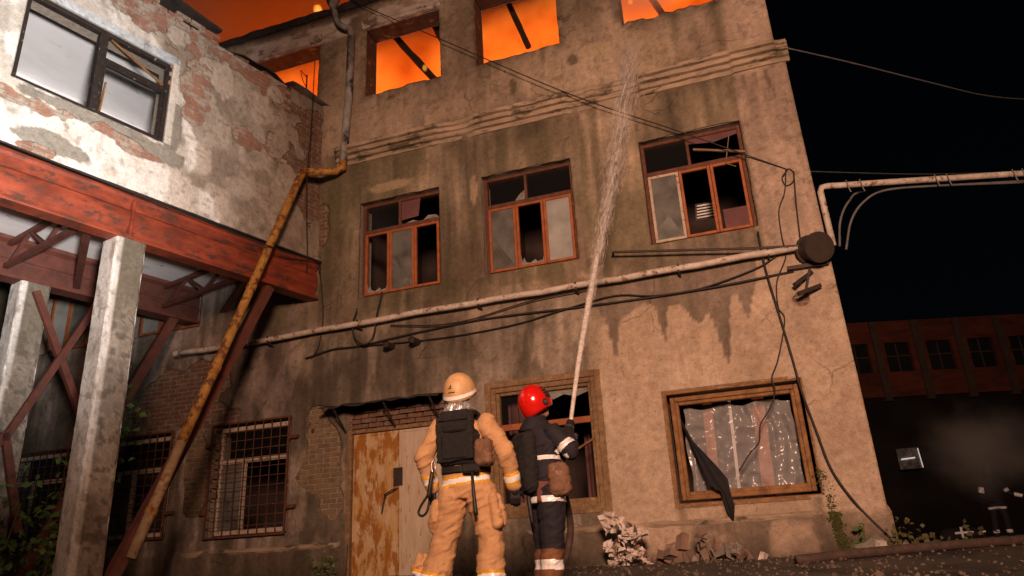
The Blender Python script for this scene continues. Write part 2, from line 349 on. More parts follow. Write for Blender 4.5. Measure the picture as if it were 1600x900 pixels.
def volume_mat(name, scatter=None, dens=0.0, emit=None, estr=0.0, absorb=None, adens=0.0, noise=0.0, nlo=.35, nhi=.65, lo=0.0, aniso=0.0, ball=None):
    m = bpy.data.materials.new(name); m.use_nodes = True
    n = m.node_tree.nodes; L = m.node_tree.links
    n.remove(n['Principled BSDF']); out = n['Material Output']; sh = []
    fac = None
    if noise:
        g = n.new('ShaderNodeTexCoord'); no = n.new('ShaderNodeTexNoise'); no.inputs['Scale'].default_value = noise; no.inputs['Detail'].default_value = 2
        L.new(g.outputs['Object'], no.inputs['Vector'])
        mr = n.new('ShaderNodeMapRange'); mr.inputs[1].default_value = nlo; mr.inputs[2].default_value = nhi
        mr.inputs[3].default_value = lo; mr.inputs[4].default_value = 1.0
        L.new(no.outputs['Fac'], mr.inputs[0]); fac = mr.outputs[0]
    if ball:                                     # density thins out towards the edge of the cloud
        g = n.new('ShaderNodeTexCoord'); mp = n.new('ShaderNodeVectorMath'); mp.operation = 'SUBTRACT'; mp.inputs[1].default_value = ball[0]
        dv = n.new('ShaderNodeVectorMath'); dv.operation = 'DIVIDE'; dv.inputs[1].default_value = ball[1]; ln = n.new('ShaderNodeVectorMath'); ln.operation = 'LENGTH'
        L.new(g.outputs['Object'], mp.inputs[0]); L.new(mp.outputs[0], dv.inputs[0]); L.new(dv.outputs[0], ln.inputs[0])
        no = n.new('ShaderNodeTexNoise'); no.inputs['Scale'].default_value = 1.3; no.inputs['Detail'].default_value = 3; L.new(g.outputs['Object'], no.inputs['Vector'])
        ad = n.new('ShaderNodeMath'); ad.operation = 'MULTIPLY_ADD'; ad.inputs[1].default_value = .9; L.new(no.outputs['Fac'], ad.inputs[0]); L.new(ln.outputs['Value'], ad.inputs[2])
        mr = n.new('ShaderNodeMapRange'); mr.interpolation_type = 'SMOOTHSTEP'; mr.inputs[1].default_value = 1.25; mr.inputs[2].default_value = .45; L.new(ad.outputs[0], mr.inputs[0]); fac = mr.outputs[0]
    def drive(sock, val):
        if fac is None: sock.default_value = val
        else:
            mm = n.new('ShaderNodeMath'); mm.operation = 'MULTIPLY'; mm.inputs[1].default_value = val
            L.new(fac, mm.inputs[0]); L.new(mm.outputs[0], sock)
    if scatter:
        s = n.new('ShaderNodeVolumeScatter'); s.inputs['Color'].default_value = (*scatter, 1); s.inputs['Anisotropy'].default_value = aniso
        drive(s.inputs['Density'], dens); sh.append(s)
    if absorb:
        s = n.new('ShaderNodeVolumeAbsorption'); s.inputs['Color'].default_value = (*absorb, 1); s.inputs['Density'].default_value = adens; sh.append(s)
    if emit:
        s = n.new('ShaderNodeEmission'); s.inputs['Color'].default_value = (*emit, 1); drive(s.inputs['Strength'], estr); sh.append(s)
    cur = sh[0].outputs[0]
    for s in sh[1:]:
        a = n.new('ShaderNodeAddShader'); L.new(cur, a.inputs[0]); L.new(s.outputs[0], a.inputs[1]); cur = a.outputs[0]
    L.new(cur, out.inputs['Volume'])
    return m

# ------------------------------------------------------------------ ground
def gz(x, y):
    x = np.asarray(x, float); y = np.asarray(y, float)
    z = .17*sm(-3.4, -.4, y)*(1-.35*sm(2, 12, y))
    near = 1-sm(14, 40, np.hypot(x, y+5))
    return z + near*(.045*(fbm(x*1.1, y*1.1, 3)-.5) + .02*(fbm(x*6, y*6, 5)-.5))
def axis(lo, hi, dense_lo, dense_hi, step):
    a = list(np.arange(dense_lo, dense_hi+1e-6, step)); s = step; v = dense_hi
    while v < hi: s *= 1.5; v += s; a.append(v)
    s = step; v = dense_lo
    while v > lo: s *= 1.5; v -= s; a.insert(0, v)
    return np.array(a)
gx = axis(-900, 900, -9, 7, .12); gy = axis(-400, 1500, -9, 6, .12)
GX, GY = np.meshgrid(gx, gy); GZ = gz(GX, GY)
nx, ny = len(gx), len(gy)
idx = np.arange(nx*ny).reshape(ny, nx)
gf = np.stack([idx[:-1, :-1], idx[:-1, 1:], idx[1:, 1:], idx[1:, :-1]], -1).reshape(-1, 4)
gm = bpy.data.meshes.new('ground'); gm.from_pydata(np.stack([GX, GY, GZ], -1).reshape(-1, 3).tolist(), [], gf.tolist())
gm.polygons.foreach_set('use_smooth', [True]*len(gm.polygons))
tag(link('ground', gm, M['ground']), kind='structure')

# ------------------------------------------------------------------ wall builder
def wall_mesh(name, mapf, u0, u1, z0, z1, cell, openings, exposed, colorf, relief, parent, out=.022, ragged=()):
    bu = sorted({u0, u1} | {v for o in openings for v in (o[0], o[1]) if u0 < v < u1})
    bz = sorted({z0, z1} | {v for o in openings for v in (o[2], o[3]) if z0 < v < z1})
    def fill(b):
        r = []
        for a, c in zip(b[:-1], b[1:]):
            k = max(1, int(round((c-a)/cell))); r += list(np.linspace(a, c, k, endpoint=False))
        return np.array(r+[b[-1]])
    U = fill(bu); Z = fill(bz); nu, nz = len(U), len(Z)
    uc = (U[1:]+U[:-1])/2; zc = (Z[1:]+Z[:-1])/2
    UC, ZC = np.meshgrid(uc, zc)
    inop = np.zeros(UC.shape, bool)
    for o in openings: inop |= (UC > o[0]) & (UC < o[1]) & (ZC > o[2]) & (ZC < o[3])
    exp = exposed(UC, ZC) & ~inop
    keep = ~inop & ~exp
    id_ = np.arange(nu*nz).reshape(nz, nu)
    UU, ZZ = np.meshgrid(U, Z)
    # boundary vertices of the worn holes: pull the stair steps into a ragged line
    touch_exp = np.zeros((nz, nu), bool); touch_keep = np.zeros((nz, nu), bool); touch_op = np.zeros((nz, nu), bool)
    for dz in (0, 1):
        for du in (0, 1):
            sl = (slice(dz, nz-1+dz), slice(du, nu-1+du))
            touch_exp[sl] |= exp; touch_keep[sl] |= keep; touch_op[sl] |= inop
    edge = touch_exp & touch_keep & ~touch_op
    edge[0, :] = edge[-1, :] = False; edge[:, 0] = edge[:, -1] = False
    PU, PZ = UU.copy(), ZZ.copy()
    for it in range(3):
        au = np.zeros_like(PU); az = np.zeros_like(PU); c = np.zeros_like(PU)
        b = (touch_exp & touch_keep)
        for (dy, dx) in ((0, 1), (0, -1), (1, 0), (-1, 0)):
            s = np.roll(b, (dy, dx), (0, 1)); au += np.where(s, np.roll(PU, (dy, dx), (0, 1)), 0); az += np.where(s, np.roll(PZ, (dy, dx), (0, 1)), 0); c += s
        ok = edge & (c > 0)
        PU = np.where(ok, PU*.5+.5*au/np.maximum(c, 1), PU); PZ = np.where(ok, PZ*.5+.5*az/np.maximum(c, 1), PZ)
    PU = np.where(edge, PU+cell*.3*(rng.random(PU.shape)-.5), PU); PZ = np.where(edge, PZ+cell*.3*(rng.random(PU.shape)-.5), PZ)
    # broken edges of chosen openings
    opedge = touch_op & touch_keep
    for (o, amp, sd) in ragged:
        m_ = opedge & (UU > o[0]-.01) & (UU < o[1]+.01) & (ZZ > o[2]-.01) & (ZZ < o[3]+.01)
        PZ = np.where(m_, PZ+amp*(fbm(UU*5, ZZ*5, sd)-.5)*2, PZ); PU = np.where(m_, PU+amp*.6*(fbm(UU*6, ZZ*6, sd+9)-.5)*2, PU)
    OUT = out + relief(UU, ZZ)
    v_front = mapf(PU.ravel(), OUT.ravel(), PZ.ravel())
    v_back = mapf(PU.ravel(), np.full(PU.size, -.004), PZ.ravel())
    kk = np.argwhere(keep)
    q = [(id_[i, j], id_[i, j+1], id_[i+1, j+1], id_[i+1, j]) for i, j in kk]
    N = nu*nz; rim = []
    pk = np.pad(keep, 1)
    a = pk[1:-1, 1:-1]
    for (dy, dx, e) in ((-1, 0, 'b'), (1, 0, 't'), (0, -1, 'l'), (0, 1, 'r')):
        nb = pk[1+dy:pk.shape[0]-1+dy, 1+dx:pk.shape[1]-1+dx]
        for i, j in np.argwhere(a & ~nb):
            if e == 'b': p, r = id_[i, j], id_[i, j+1]
            elif e == 't': p, r = id_[i+1, j+1], id_[i+1, j]
            elif e == 'l': p, r = id_[i+1, j], id_[i, j]
            else: p, r = id_[i, j+1], id_[i+1, j+1]
            rim.append((r, p, p+N, r+N))
    me = bpy.data.meshes.new(name)
    me.from_pydata(np.concatenate([v_front, v_back]).tolist(), [], [tuple(map(int, f)) for f in q+rim])
    colr = colorf(PU.ravel(), PZ.ravel()); colr = np.concatenate([colr, np.concatenate([colr[:, :3]*.8, colr[:, 3:]], 1)])
    ca = me.color_attributes.new('Col', 'FLOAT_COLOR', 'POINT'); ca.data.foreach_set('color', colr.astype(np.float32).ravel())
    me.polygons.foreach_set('use_smooth', [True]*len(q)+[False]*len(rim))
    me.update()
    # drop unused vertices is not needed: they carry no faces
    return link(name, me, M['plaster'], parent)

BRICK_MESHES = {}
def brick_mesh(matname, k):
    key = (matname, k)
    if key not in BRICK_MESHES:
        random.seed(100+k); b = MB(); w_, d_, h_ = .122, .03, .032
        pts = [(sx*w_*random.uniform(.95, 1.0), sy*d_*random.uniform(.9, 1.0), sz*h_*random.uniform(.9, 1.02))
               for sx, sy, sz in ((-1,-1,-1),(1,-1,-1),(1,1,-1),(-1,1,-1),(-1,-1,1),(1,-1,1),(1,1,1),(-1,1,1))]
        b.add(pts, [(0,3,2,1),(4,5,6,7),(0,1,5,4),(1,2,6,5),(2,3,7,6),(3,0,4,7)])
        me = b.mesh('brick'); me.materials.append(M[matname]); BRICK_MESHES[key] = me
    return BRICK_MESHES[key]

def lay_bricks(parent, mapf, rotz, u0, u1, z0, z1, exposed, openings, matf, score, limit=300):
    """bricks one by one where the plaster is gone; past the limit the smallest in view are joined"""
    cand = []; course = 0; z = z0+.037
    while z < z1:
        u = u0 + (.065 if course % 2 else -.065)
        while u < u1:
            jj = .008*(vn(u*9, z*9, 2)-.5)
            pu = np.array([u, u-.1, u+.1, u-.1, u+.1]); pz = np.array([z, z-.03, z-.03, z+.03, z+.03])
            if exposed(pu, pz).any() and not any(o[0]-.02 < u < o[1]+.02 and o[2]-.02 < z < o[3]+.02 for o in openings):
                cand.append((u, z+jj, score(u, z)))
            u += .262
        z += .0765; course += 1
    cand.sort(key=lambda c: -c[2])
    lump = {}
    for i, (u, z, _s) in enumerate(cand):
        o_ = -.025+.013*float(vn(np.array(u*31.), np.array(z*47.), 8))
        p = mapf(np.array([u]), np.array([o_]), np.array([z]))[0]
        mn = matf(u, z); k = int(_hash(np.array(int(u*100)), np.array(int(z*100)), 4)*5.99)
        if i < limit:
            o = bpy.data.objects.new('brick', brick_mesh(mn, k)); COL.objects.link(o); o.parent = parent
            o.location = Vector(p)-wpos(parent); o.rotation_euler = (0, (k-2.5)*.006, rotz+(k % 3-1)*.015)
        else:
            me = brick_mesh(mn, k); R = Matrix.Rotation(rotz, 3, 'Z')
            lump.setdefault(mn, MB()).add([R @ v.co + Vector(p) for v in me.vertices], [tuple(f.vertices) for f in me.polygons])
    for mn, b in lump.items(): tag(b.build('brickwork', M[mn], parent), kind='stuff')

# ================================================================== MAIN BUILDING
def fmap(u, o, z):
    """front wall; its corner pilaster steps back above the cornice and spreads at the foot"""
    u = np.asarray(u, float); z = np.asarray(z, float)
    top_x = 1.235-.045*sm(.6, 7.0, z)-.10*sm(7.3, 7.42, z)+.035*(1-sm(.55, .7, z))
    k = np.clip((u-.62)/(1.19-.62), 0, 1.3)
    return np.stack([u+(top_x-1.19)*k, -np.asarray(o, float), z], -1)
BX = -6.75                                  # where the gallery wing leaves the facade
main = thing('burning_building', (-3, 0, 0), 'three storey plastered building with its top floor on fire', 'building')
W1, W2, W3 = (-5.93, -4.44, 4.46, 6.2), (-3.69, -2.18, 4.47, 6.2), (-1.10, .40, 4.48, 6.21)
WL1, WL2 = (-10.62, -9.12, 4.46, 6.2), (-12.9, -11.4, 4.46, 6.2)
CW, RW = (-3.74, -2.07, .87, 2.73), (-1.18, .57, .85, 2.30)
GW1, GW2, GW3 = (-8.56, -7.09, .87, 2.63), (-10.82, -9.4, .93, 2.62), (-13.1, -11.68, .93, 2.56)
DOOR = (-6.0, -4.42, .05, 2.68)
TA, TB, TC, TD = (-5.88, -4.37, 8.38, 9.86), (-3.69, -2.18, 8.40, 9.9), (-1.12, .40, 8.42, 9.9), (-8.5, -6.9, 8.3, 9.86)
OPEN = [W1, W2, W3, WL1, WL2, CW, RW, GW1, GW2, GW3, DOOR, TA, TB, TC, TD]
FX0, FX1, FZ1 = -15.0, 1.19, 10.5

def blobs(u, z, lst, seed, fr=2.6, amp=.9):
    """lst of (u, z, ru, rz): uneven patches"""
    f = np.full(np.shape(u), -9.0)
    for (a, b, ru, rz) in lst: f = np.maximum(f, 1-np.hypot((u-a)/ru, (z-b)/rz))
    return f + amp*(fbm(u*fr, z*fr, seed)-.5)

F_EXP = [(-6.55, 2.0, .42, .75), (-6.3, 1.2, .22, .3), (-8.85, 1.9, .3, .75), (-9.0, 3.4, .95, .55), (-9.6, 3.2, .8, .6), (-8.7, 2.85, .6, .25),
         (-6.68, 5.9, .18, .45), (-10.9, 3.9, .4, .3), (-1.9, .4, .25, .15), (.75, 3.35, .1, .1)]
def f_exposed(u, z):
    e = blobs(u, z, F_EXP, 21, 3.0, 1.0) > .12
    e |= (u > -6.02) & (u < -4.3) & (z > 2.2) & (z < 2.62+.06*(fbm(u*5, u*0, 4)-.5))
    return e

def drips(u, z, lst):
    """dark run-off: (u, top z, length, width)"""
    d = np.zeros(np.shape(u))
    for (a, zt, ln, wd) in lst:
        uu = u + .05*(fbm(z*1.5, u*0+a, 5)-.5)
        s = np.clip((zt-z)/ln, 0, 1.2); wdt = wd*(1-.55*s)
        d = np.maximum(d, np.where((z < zt) & (z > zt-ln*1.1), np.clip(1-np.abs(uu-a)/wdt, 0, 1)**.7*(1-s*.75), 0))
    return np.clip(d, 0, 1)

def f_color(u, z):
    n1 = fbm(u*1.3, z*1.3, 1, 6); n2 = fbm(u*3.1, z*2.4, 2, 6); n3 = fbm(u*9, z*9, 3, 4)
    c = lerp(np.array([.245, .18, .12]), [.45, .35, .25], sm(.3, .7, n1*.6+n2*.4))
    flk = sm(.5, .53, fbm(u*2.1+5, z*2.1, 55)); c = c*(1+.16*(flk-.5))[:, None]
    rough = np.full(u.shape, .5)
    # top storey: smoother ochre coat
    top = sm(7.35, 7.5, z)
    c = lerp(c, lerp(np.array([.335, .25, .175]), [.43, .33, .24], sm(.3, .7, n1)), top*.85)
    # grey tone between the windows of the middle storey
    mid = sm(4.0, 4.3, z)*(1-top)*sm(-.2, .5, fbm(u*.8+3, z*.8, 6)*2-1+.25)
    c = lerp(c, [.245, .195, .13], mid*.75)
    # corner pilaster, lighter roughcast
    pil = sm(.41, .45, u)
    c = lerp(c, lerp(np.array([.44, .325, .245]), [.56, .425, .33], n3*.7+n2*.3), pil*.92); rough = rough+pil*1.3
    # lower right: pinkish render; the dark coat above ends in runs
    edge = 3.55 + .22*(fbm(u*3, u*0, 8)-.5)*2 - .62*np.exp(-((u+1.78)/.07)**2) - .5*np.exp(-((u+1.07)/.06)**2) \
        - .85*np.exp(-((u+.28)/.10)**2) - .38*np.exp(-((u-.06)/.07)**2) - .22*np.exp(-((u+.6)/.12)**2) + .25*sm(-2.3, -2.8, u) + .5*sm(.2, .33, u)
    low = sm(-2.15, -1.9, u + .35*(n2-.5))*(1-sm(-.015, .02, z-edge))
    pink = lerp(np.array([.41, .30, .21]), [.55, .42, .31], sm(.25, .75, n1*.6+n3*.4))
    c = lerp(c, pink, low*.92)
    dark = sm(-2.1, -1.95, u)*(1-sm(.3, .42, u))*sm(-.01, .02, z-edge)*(1-sm(4.25, 4.5, z+.2*(n2-.5)))
    c = lerp(c, lerp(np.array([.17, .13, .10]), [.25, .195, .15], n2), dark*.9)
    rc = sm(.05, .3, blobs(u, z, [(-2.75, 3.45, .75, .42), (-2.2, 3.2, .35, .5), (-3.0, 4.15, .5, .14), (-1.9, 4.2, .4, .12)], 31, 5, 1.2))
    c = lerp(c, [.50, .38, .27], rc*.75); rough = rough+rc*.8
    # left ground floor: darker grey with lime streaks
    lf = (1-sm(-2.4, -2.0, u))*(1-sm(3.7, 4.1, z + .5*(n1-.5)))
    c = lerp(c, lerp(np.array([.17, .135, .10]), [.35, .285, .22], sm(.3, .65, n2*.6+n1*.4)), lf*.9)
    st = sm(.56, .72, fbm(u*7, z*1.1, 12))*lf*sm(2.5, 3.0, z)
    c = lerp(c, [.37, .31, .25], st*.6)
    # under the gallery: pinkish-grey old wash
    ug = (1-sm(-7.2, -6.9, u))*(1-sm(5.2, 5.3, z))
    c = lerp(c, lerp(np.array([.23, .18, .15]), [.42, .33, .285], sm(.3, .65, n2)), ug*.85)
    # painted plinth band wear
    pl = 1-sm(.6, .7, z)
    c = lerp(c, lerp(np.array([.20, .15, .11]), [.47, .345, .25], sm(.42, .56, n2)*sm(-2.4, -1.6, u)), pl*.85)
    # below the cornice: damp green-brown runs, clean strips between
    dr = drips(u, z, [(-6.45, 7.3, 2.9, .22), (-6.05, 7.1, 1.2, .3), (-4.1, 7.1, 1.0, .35), (-2.9, 7.1, .8, .3), (-1.75, 7.1, 1.6, .12), (-.05, 7.1, .9, .2),
                      (.55, 6.95, .42, .05), (.72, 6.95, .3, .04), (.88, 6.95, .48, .045), (.32, 8.4, 1.1, .18), (-.3, 8.4, 1.0, .14),
                      (-2.05, 4.45, .5, .08), (-5.2, 7.0, .7, .5), (-.6, 7.0, .75, .28), (.2, 7.0, .5, .12), (-2.3, 7.05, .5, .25), (-3.4, 7.05, .35, .3), (-5.6, 8.36, .5, .07), (-4.6, 8.36, .35, .09), (-2.5, 8.4, .6, .06), (-3.3, 8.4, .3, .1), (-3.75, 4.45, .6, .1), (-5.0, 4.4, .9, .12), (-4.2, 4.5, .5, .06), (-1.15, .85, .5, .1), (-.6, .85, .4, .05), (.5, .85, .5, .07)])
    c = lerp(c, [.10, .083, .05], dr*.72)
    gr = drips(u, z, [(-6.5, 6.9, 2.4, .28), (-5.7, 7.0, .6, .4)])*sm(.4, .6, n2)
    c = lerp(c, [.10, .10, .045], gr*.5)
    c = lerp(c, [.16, .125, .085], sm(.56, .68, fbm(u*4, z*.9, 15, 6))*.55*(1-low)*(1-pil)*(1-.6*top))
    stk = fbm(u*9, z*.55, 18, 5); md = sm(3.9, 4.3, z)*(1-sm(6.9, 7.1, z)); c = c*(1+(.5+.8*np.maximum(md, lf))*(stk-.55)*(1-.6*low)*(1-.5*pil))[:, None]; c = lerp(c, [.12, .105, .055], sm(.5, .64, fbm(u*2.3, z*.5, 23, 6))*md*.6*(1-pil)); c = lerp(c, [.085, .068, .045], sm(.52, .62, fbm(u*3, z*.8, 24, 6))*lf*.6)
    pit = sm(.64, .68, fbm(u*11, z*11, 19, 5)); c = lerp(c, [.14, .10, .065], pit*.4*(1-.6*low))
    n0 = fbm(u*.55+3, z*.55, 29, 5); c = c*(1-.34*sm(.46, .62, n0)*(1-.5*low))[:, None]
    # bullet-like knocks and patched spots
    kn = sm(.0, .3, blobs(u, z, [(-3.05, 7.78, .07, .2), (-1.98, 8.0, .1, .12), (-5.35, 8.2, .12, .05)], 41, 8, .6))
    c = lerp(c, [.10, .07, .045], kn*.8)
    ls = sm(.0, .25, blobs(u, z, [(-5.3, 6.42, .55, .11), (-3.83, 6.0, .07, .3), (-1.6, 8.1, .3, .12)], 43, 5, .7))
    c = lerp(c, [.42, .32, .20], ls*.7)
    # old white paint left on the lintels of the burnt storey
    lt = (sm(9.82, 9.9, z)*(1-sm(10.25, 10.32, z)))*((u > -8.6) & (u < -4.3))*sm(.35, .6, fbm(u*2.2, z*6, 17))
    c = lerp(c, [.60, .52, .45], lt*.9)
    so = sm(10.3, 10.45, z + .15*(n2-.5))
    c = lerp(c, [.035, .03, .027], so*.85)
    for o in (TA, TB, TC, TD):
        d = np.maximum(np.maximum(o[0]-u, u-o[1]), np.maximum(o[2]-z, z-o[3]))
        c = lerp(c, [.06, .045, .035], np.clip(1-d/.16, 0, 1)*.65*sm(.3, .7, n3+.1)*(z > 8.2))
    # foot of the wall: splash dirt
    c = lerp(c, [.06, .048, .036], (1-sm(.12, .5, z + .35*(n2-.5)))*.75)
    return np.concatenate([c, rough[:, None]], 1)

def f_relief(u, z):
    r = .006*(fbm(u*2.2, z*2.2, 51)-.5) + .006*(fbm(u*11, z*11, 52, 3)-.5)
    pil = sm(.41, .45, u); r = r + pil*(.02 + .004*(fbm(u*30, z*30, 53, 2)-.5))
    edge = fbm(u*3, z*3, 2)
    r = r + .006*sm(.52, .56, fbm(u*2.1+5, z*2.1, 55))          # flaked coats
    pl = 1-sm(.62, .68, z + .03*(fbm(u*4, u*0, 61)-.5)); r = r + pl*(.035+.012*(fbm(u*5, z*5, 62)-.5))
    low = sm(-2.1, -1.9, u)*(1-sm(3.4, 3.7, z)); r = r + low*.004*(fbm(u*40, z*40, 63, 2)-.5)
    return r

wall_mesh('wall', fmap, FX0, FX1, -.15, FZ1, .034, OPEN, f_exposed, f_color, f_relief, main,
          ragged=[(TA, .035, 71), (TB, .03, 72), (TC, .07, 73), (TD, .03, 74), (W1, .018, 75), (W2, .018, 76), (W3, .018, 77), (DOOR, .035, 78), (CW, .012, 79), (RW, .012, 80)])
# masonry body behind the plaster (wall thickness, reveals)
b = MB(); bt = {}
TH = .38
xs = sorted({FX0, 1.06} | {v for o in OPEN for v in o[:2]})
zs = sorted({-.3, FZ1-.02} | {v for o in OPEN for v in o[2:]})
def solid(xa, xb, za, zb):
    cx, cz = (xa+xb)/2, (za+zb)/2
    return not any(o[0] < cx < o[1] and o[2] < cz < o[3] for o in OPEN)
for i in range(len(xs)-1):
    for j in range(len(zs)-1):
        a_, b_, c_, d_ = xs[i], xs[i+1], zs[j], zs[j+1]
        if not solid(a_, b_, c_, d_): continue
        b.add([(a_, .0, c_), (b_, .0, c_), (b_, .0, d_), (a_, .0, d_)], [(0, 1, 2, 3)])
        b.add([(a_, TH, c_), (b_, TH, c_), (b_, TH, d_), (a_, TH, d_)], [(3, 2, 1, 0)])
for o in OPEN:
    x0, x1, z0, z1 = o; e = .006
    for q in ([(x0-e, 0, z0), (x0-e, TH, z0), (x0-e, TH, z1), (x0-e, 0, z1)], [(x1+e, 0, z0), (x1+e, TH, z0), (x1+e, TH, z1), (x1+e, 0, z1)],
              [(x0, 0, z0-e), (x1, 0, z0-e), (x1, TH, z0-e), (x0, TH, z0-e)], [(x0, 0, z1+e), (x1, 0, z1+e), (x1, TH, z1+e), (x0, TH, z1+e)]):
        (bt.setdefault(o, MB()) if z0 > 8 else b).add(q, [(0, 1, 2, 3)])
b.build('masonry', M['mortar'], main)
M['soot'] = mat('sooted_plaster', (.075, .055, .045), (.035, .028, .024), 6, .95, .4, c3=(.20, .15, .12), c3t=.6, c3s=5)
for q in bt.values(): q.build('burnt_reveal', M['soot'], main)
b = MB()                                    # end wall on the yard side and rear wall
b.box((1.04, .002, -.3), (1.192, 11, 7.36)); b.box((1.04, .002, 7.365), (1.086, 11, FZ1-.03)); b.box((FX0, 10.6, -.3), (FX1-.03, 11, 7.7))
b.build('end_wall', mat('end_wall_plaster', (.30, .21, .15), (.22, .155, .11), 2, .9, .4), main)
lay_bricks(main, fmap, 0, -11.4, .9, .1, 6.5, f_exposed, [o for o in OPEN if o is not DOOR] + [(-6.02, -4.4, 0, 2.24)],
           lambda u, z: 'brick_ochre' if (-6.9 < u < -6.05 and z < 3) or (-9.1 < u < -8.6 and z < 2.6) else 'brick_dim',
           lambda u, z: -math.hypot(u, 10)-.3*abs(z-2), 300)

# cornice: three stepped mouldings, chipped along the run
def profile_run(name, prof, u0, u1, mapf, mats, parent, step=.07, jit=.006, seed=1, chip=.0, ends=True):
    us = np.arange(u0, u1+1e-6, step); rings = []
    for u in us:
        k = 1-chip*float(sm(.58, .74, fbm(np.array([u*1.7]), np.array([seed*3.]), seed))[0]); ring = []
        for i, (o, z) in enumerate(prof):
            jo = jit*(float(vn(np.array(u*6.), np.array(i*3.1), seed))-.5)*2; jz = jit*(float(vn(np.array(u*5.), np.array(i*2.3+9), seed))-.5)*2
            ring.append(tuple(mapf(np.array([u]), np.array([o*k+jo]), np.array([z+jz]))[0]))
        rings.append(ring)
    b = MB(); b.loft(rings); return b.build(name, mats, parent)
corn_m = mat('cornice_plaster', (.42, .32, .23), (.25, .19, .13), 3, .9, .6, 50, c3=(.10, .082, .05), c3t=.56, c3s=2.2, stretch=(.8, 1, 2.2))
corn_l = mat('cornice_pale', (.46, .345, .255), (.34, .25, .18), 6, .9, .6, 50, c3=(.09, .07, .05), c3t=.62, c3s=5)
profC = [(-.02, 7.0), (.05, 7.0), (.055, 7.055), (.035, 7.065), (.035, 7.085), (.095, 7.09), (.10, 7.145), (.075, 7.155), (.075, 7.175), (.145, 7.18), (.15, 7.235), (.125, 7.245), (.125, 7.262), (.185, 7.27), (.19, 7.33), (.04, 7.40), (-.02, 7.40)]
profile_run('cornice', profC, BX+.35, FX1+.10, lambda u, o, z: fmap(u, o+.03*sm(.40, .44, u), z), corn_m, main, chip=.45, seed=5, jit=.007, step=.05)
profile_run('roof_edge', [(-.4, 10.46), (.06, 10.46), (.12, 10.5), (.12, 10.56), (.02, 10.62), (-.4, 10.6)], -9.6, FX1-.02, fmap, M['tar'], main, step=.1, jit=.022, seed=9)
profile_run('plinth_ledge', [(-.01, .60), (.06, .60), (.075, .63), (.065, .67), (-.01, .70)], -9.0, DOOR[0]-.1, fmap, corn_m, main, jit=.01, seed=11, chip=.7)
profile_run('plinth_ledge', [(-.01, .60), (.06, .60), (.07, .63), (.055, .66), (-.01, .69)], CW[0]-.1, FX1+.03, fmap, corn_m, main, jit=.008, seed=12, chip=.4)
profile_run('lintel_moulding', [(-.01, 9.9), (.05, 9.9), (.06, 9.96), (.09, 9.98), (.09, 10.06), (.05, 10.1), (-.01, 10.1)], -8.6, -6.85, fmap, mat('lintel_white', (.60, .52, .46), (.36, .29, .25), 5, .9, .5, c3=(.16, .12, .1), c3t=.55, c3s=4), main, jit=.014, seed=13, chip=.6)
profile_run('lintel_moulding', [(-.01, 9.9), (.05, 9.9), (.06, 9.96), (.09, 9.98), (.09, 10.06), (.05, 10.1), (-.01, 10.1)], -5.95, -4.3, fmap, bpy.data.materials['lintel_white'], main, jit=.012, seed=14, chip=.5)

# rooms behind the windows
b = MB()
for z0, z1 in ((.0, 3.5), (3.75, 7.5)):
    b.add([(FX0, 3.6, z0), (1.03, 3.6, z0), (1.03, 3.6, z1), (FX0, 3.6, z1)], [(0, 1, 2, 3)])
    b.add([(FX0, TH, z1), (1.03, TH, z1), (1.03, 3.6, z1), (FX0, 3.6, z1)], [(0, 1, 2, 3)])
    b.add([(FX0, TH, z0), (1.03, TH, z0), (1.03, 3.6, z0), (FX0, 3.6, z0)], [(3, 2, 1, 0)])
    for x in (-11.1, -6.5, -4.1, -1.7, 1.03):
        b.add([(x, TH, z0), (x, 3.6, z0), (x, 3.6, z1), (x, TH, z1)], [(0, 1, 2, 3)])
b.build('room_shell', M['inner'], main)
b = MB(); b.box((FX0, TH+.01, 7.72), (1.03, 10.5, 7.9)); b.build('top_floor_slab', M['char'], main)
b = MB(); b.box((FX0, 6.9, 7.92), (1.03, 7.1, 10.2)); b.build('rear_wall', M['char'], main)

# ---- windows of the middle storey
def pane_rect(name, x0, x1, z0, z1, y, m, parent, cut=None):
    """cut: list of (x,z) polygon in 0..1 for a broken pane"""
    poly = cut or [(0, 0), (1, 0), (1, 1), (0, 1)]
    P = [(x0+(x1-x0)*a, z0+(z1-z0)*c) for a, c in poly]; n = len(P); t = .004
    b = MB(); b.add([(x, y, z) for x, z in P]+[(x, y+t, z) for x, z in P],
                    [tuple(range(n)), tuple(range(2*n-1, n-1, -1))]+[(i, i+n, (i+1) % n+n, (i+1) % n) for i in range(n)])
    return b.build(name, m, parent)

def sash_ring(b, x0, x1, z0, z1, y, w, d):
    b.box((x0, y, z0), (x0+w, y+d, z1)); b.box((x1-w, y, z0), (x1, y+d, z1))
    b.box((x0+w, y+.002, z0), (x1-w, y+d-.002, z0+w)); b.box((x0+w, y+.002, z1-w), (x1-w, y+d-.002, z1))

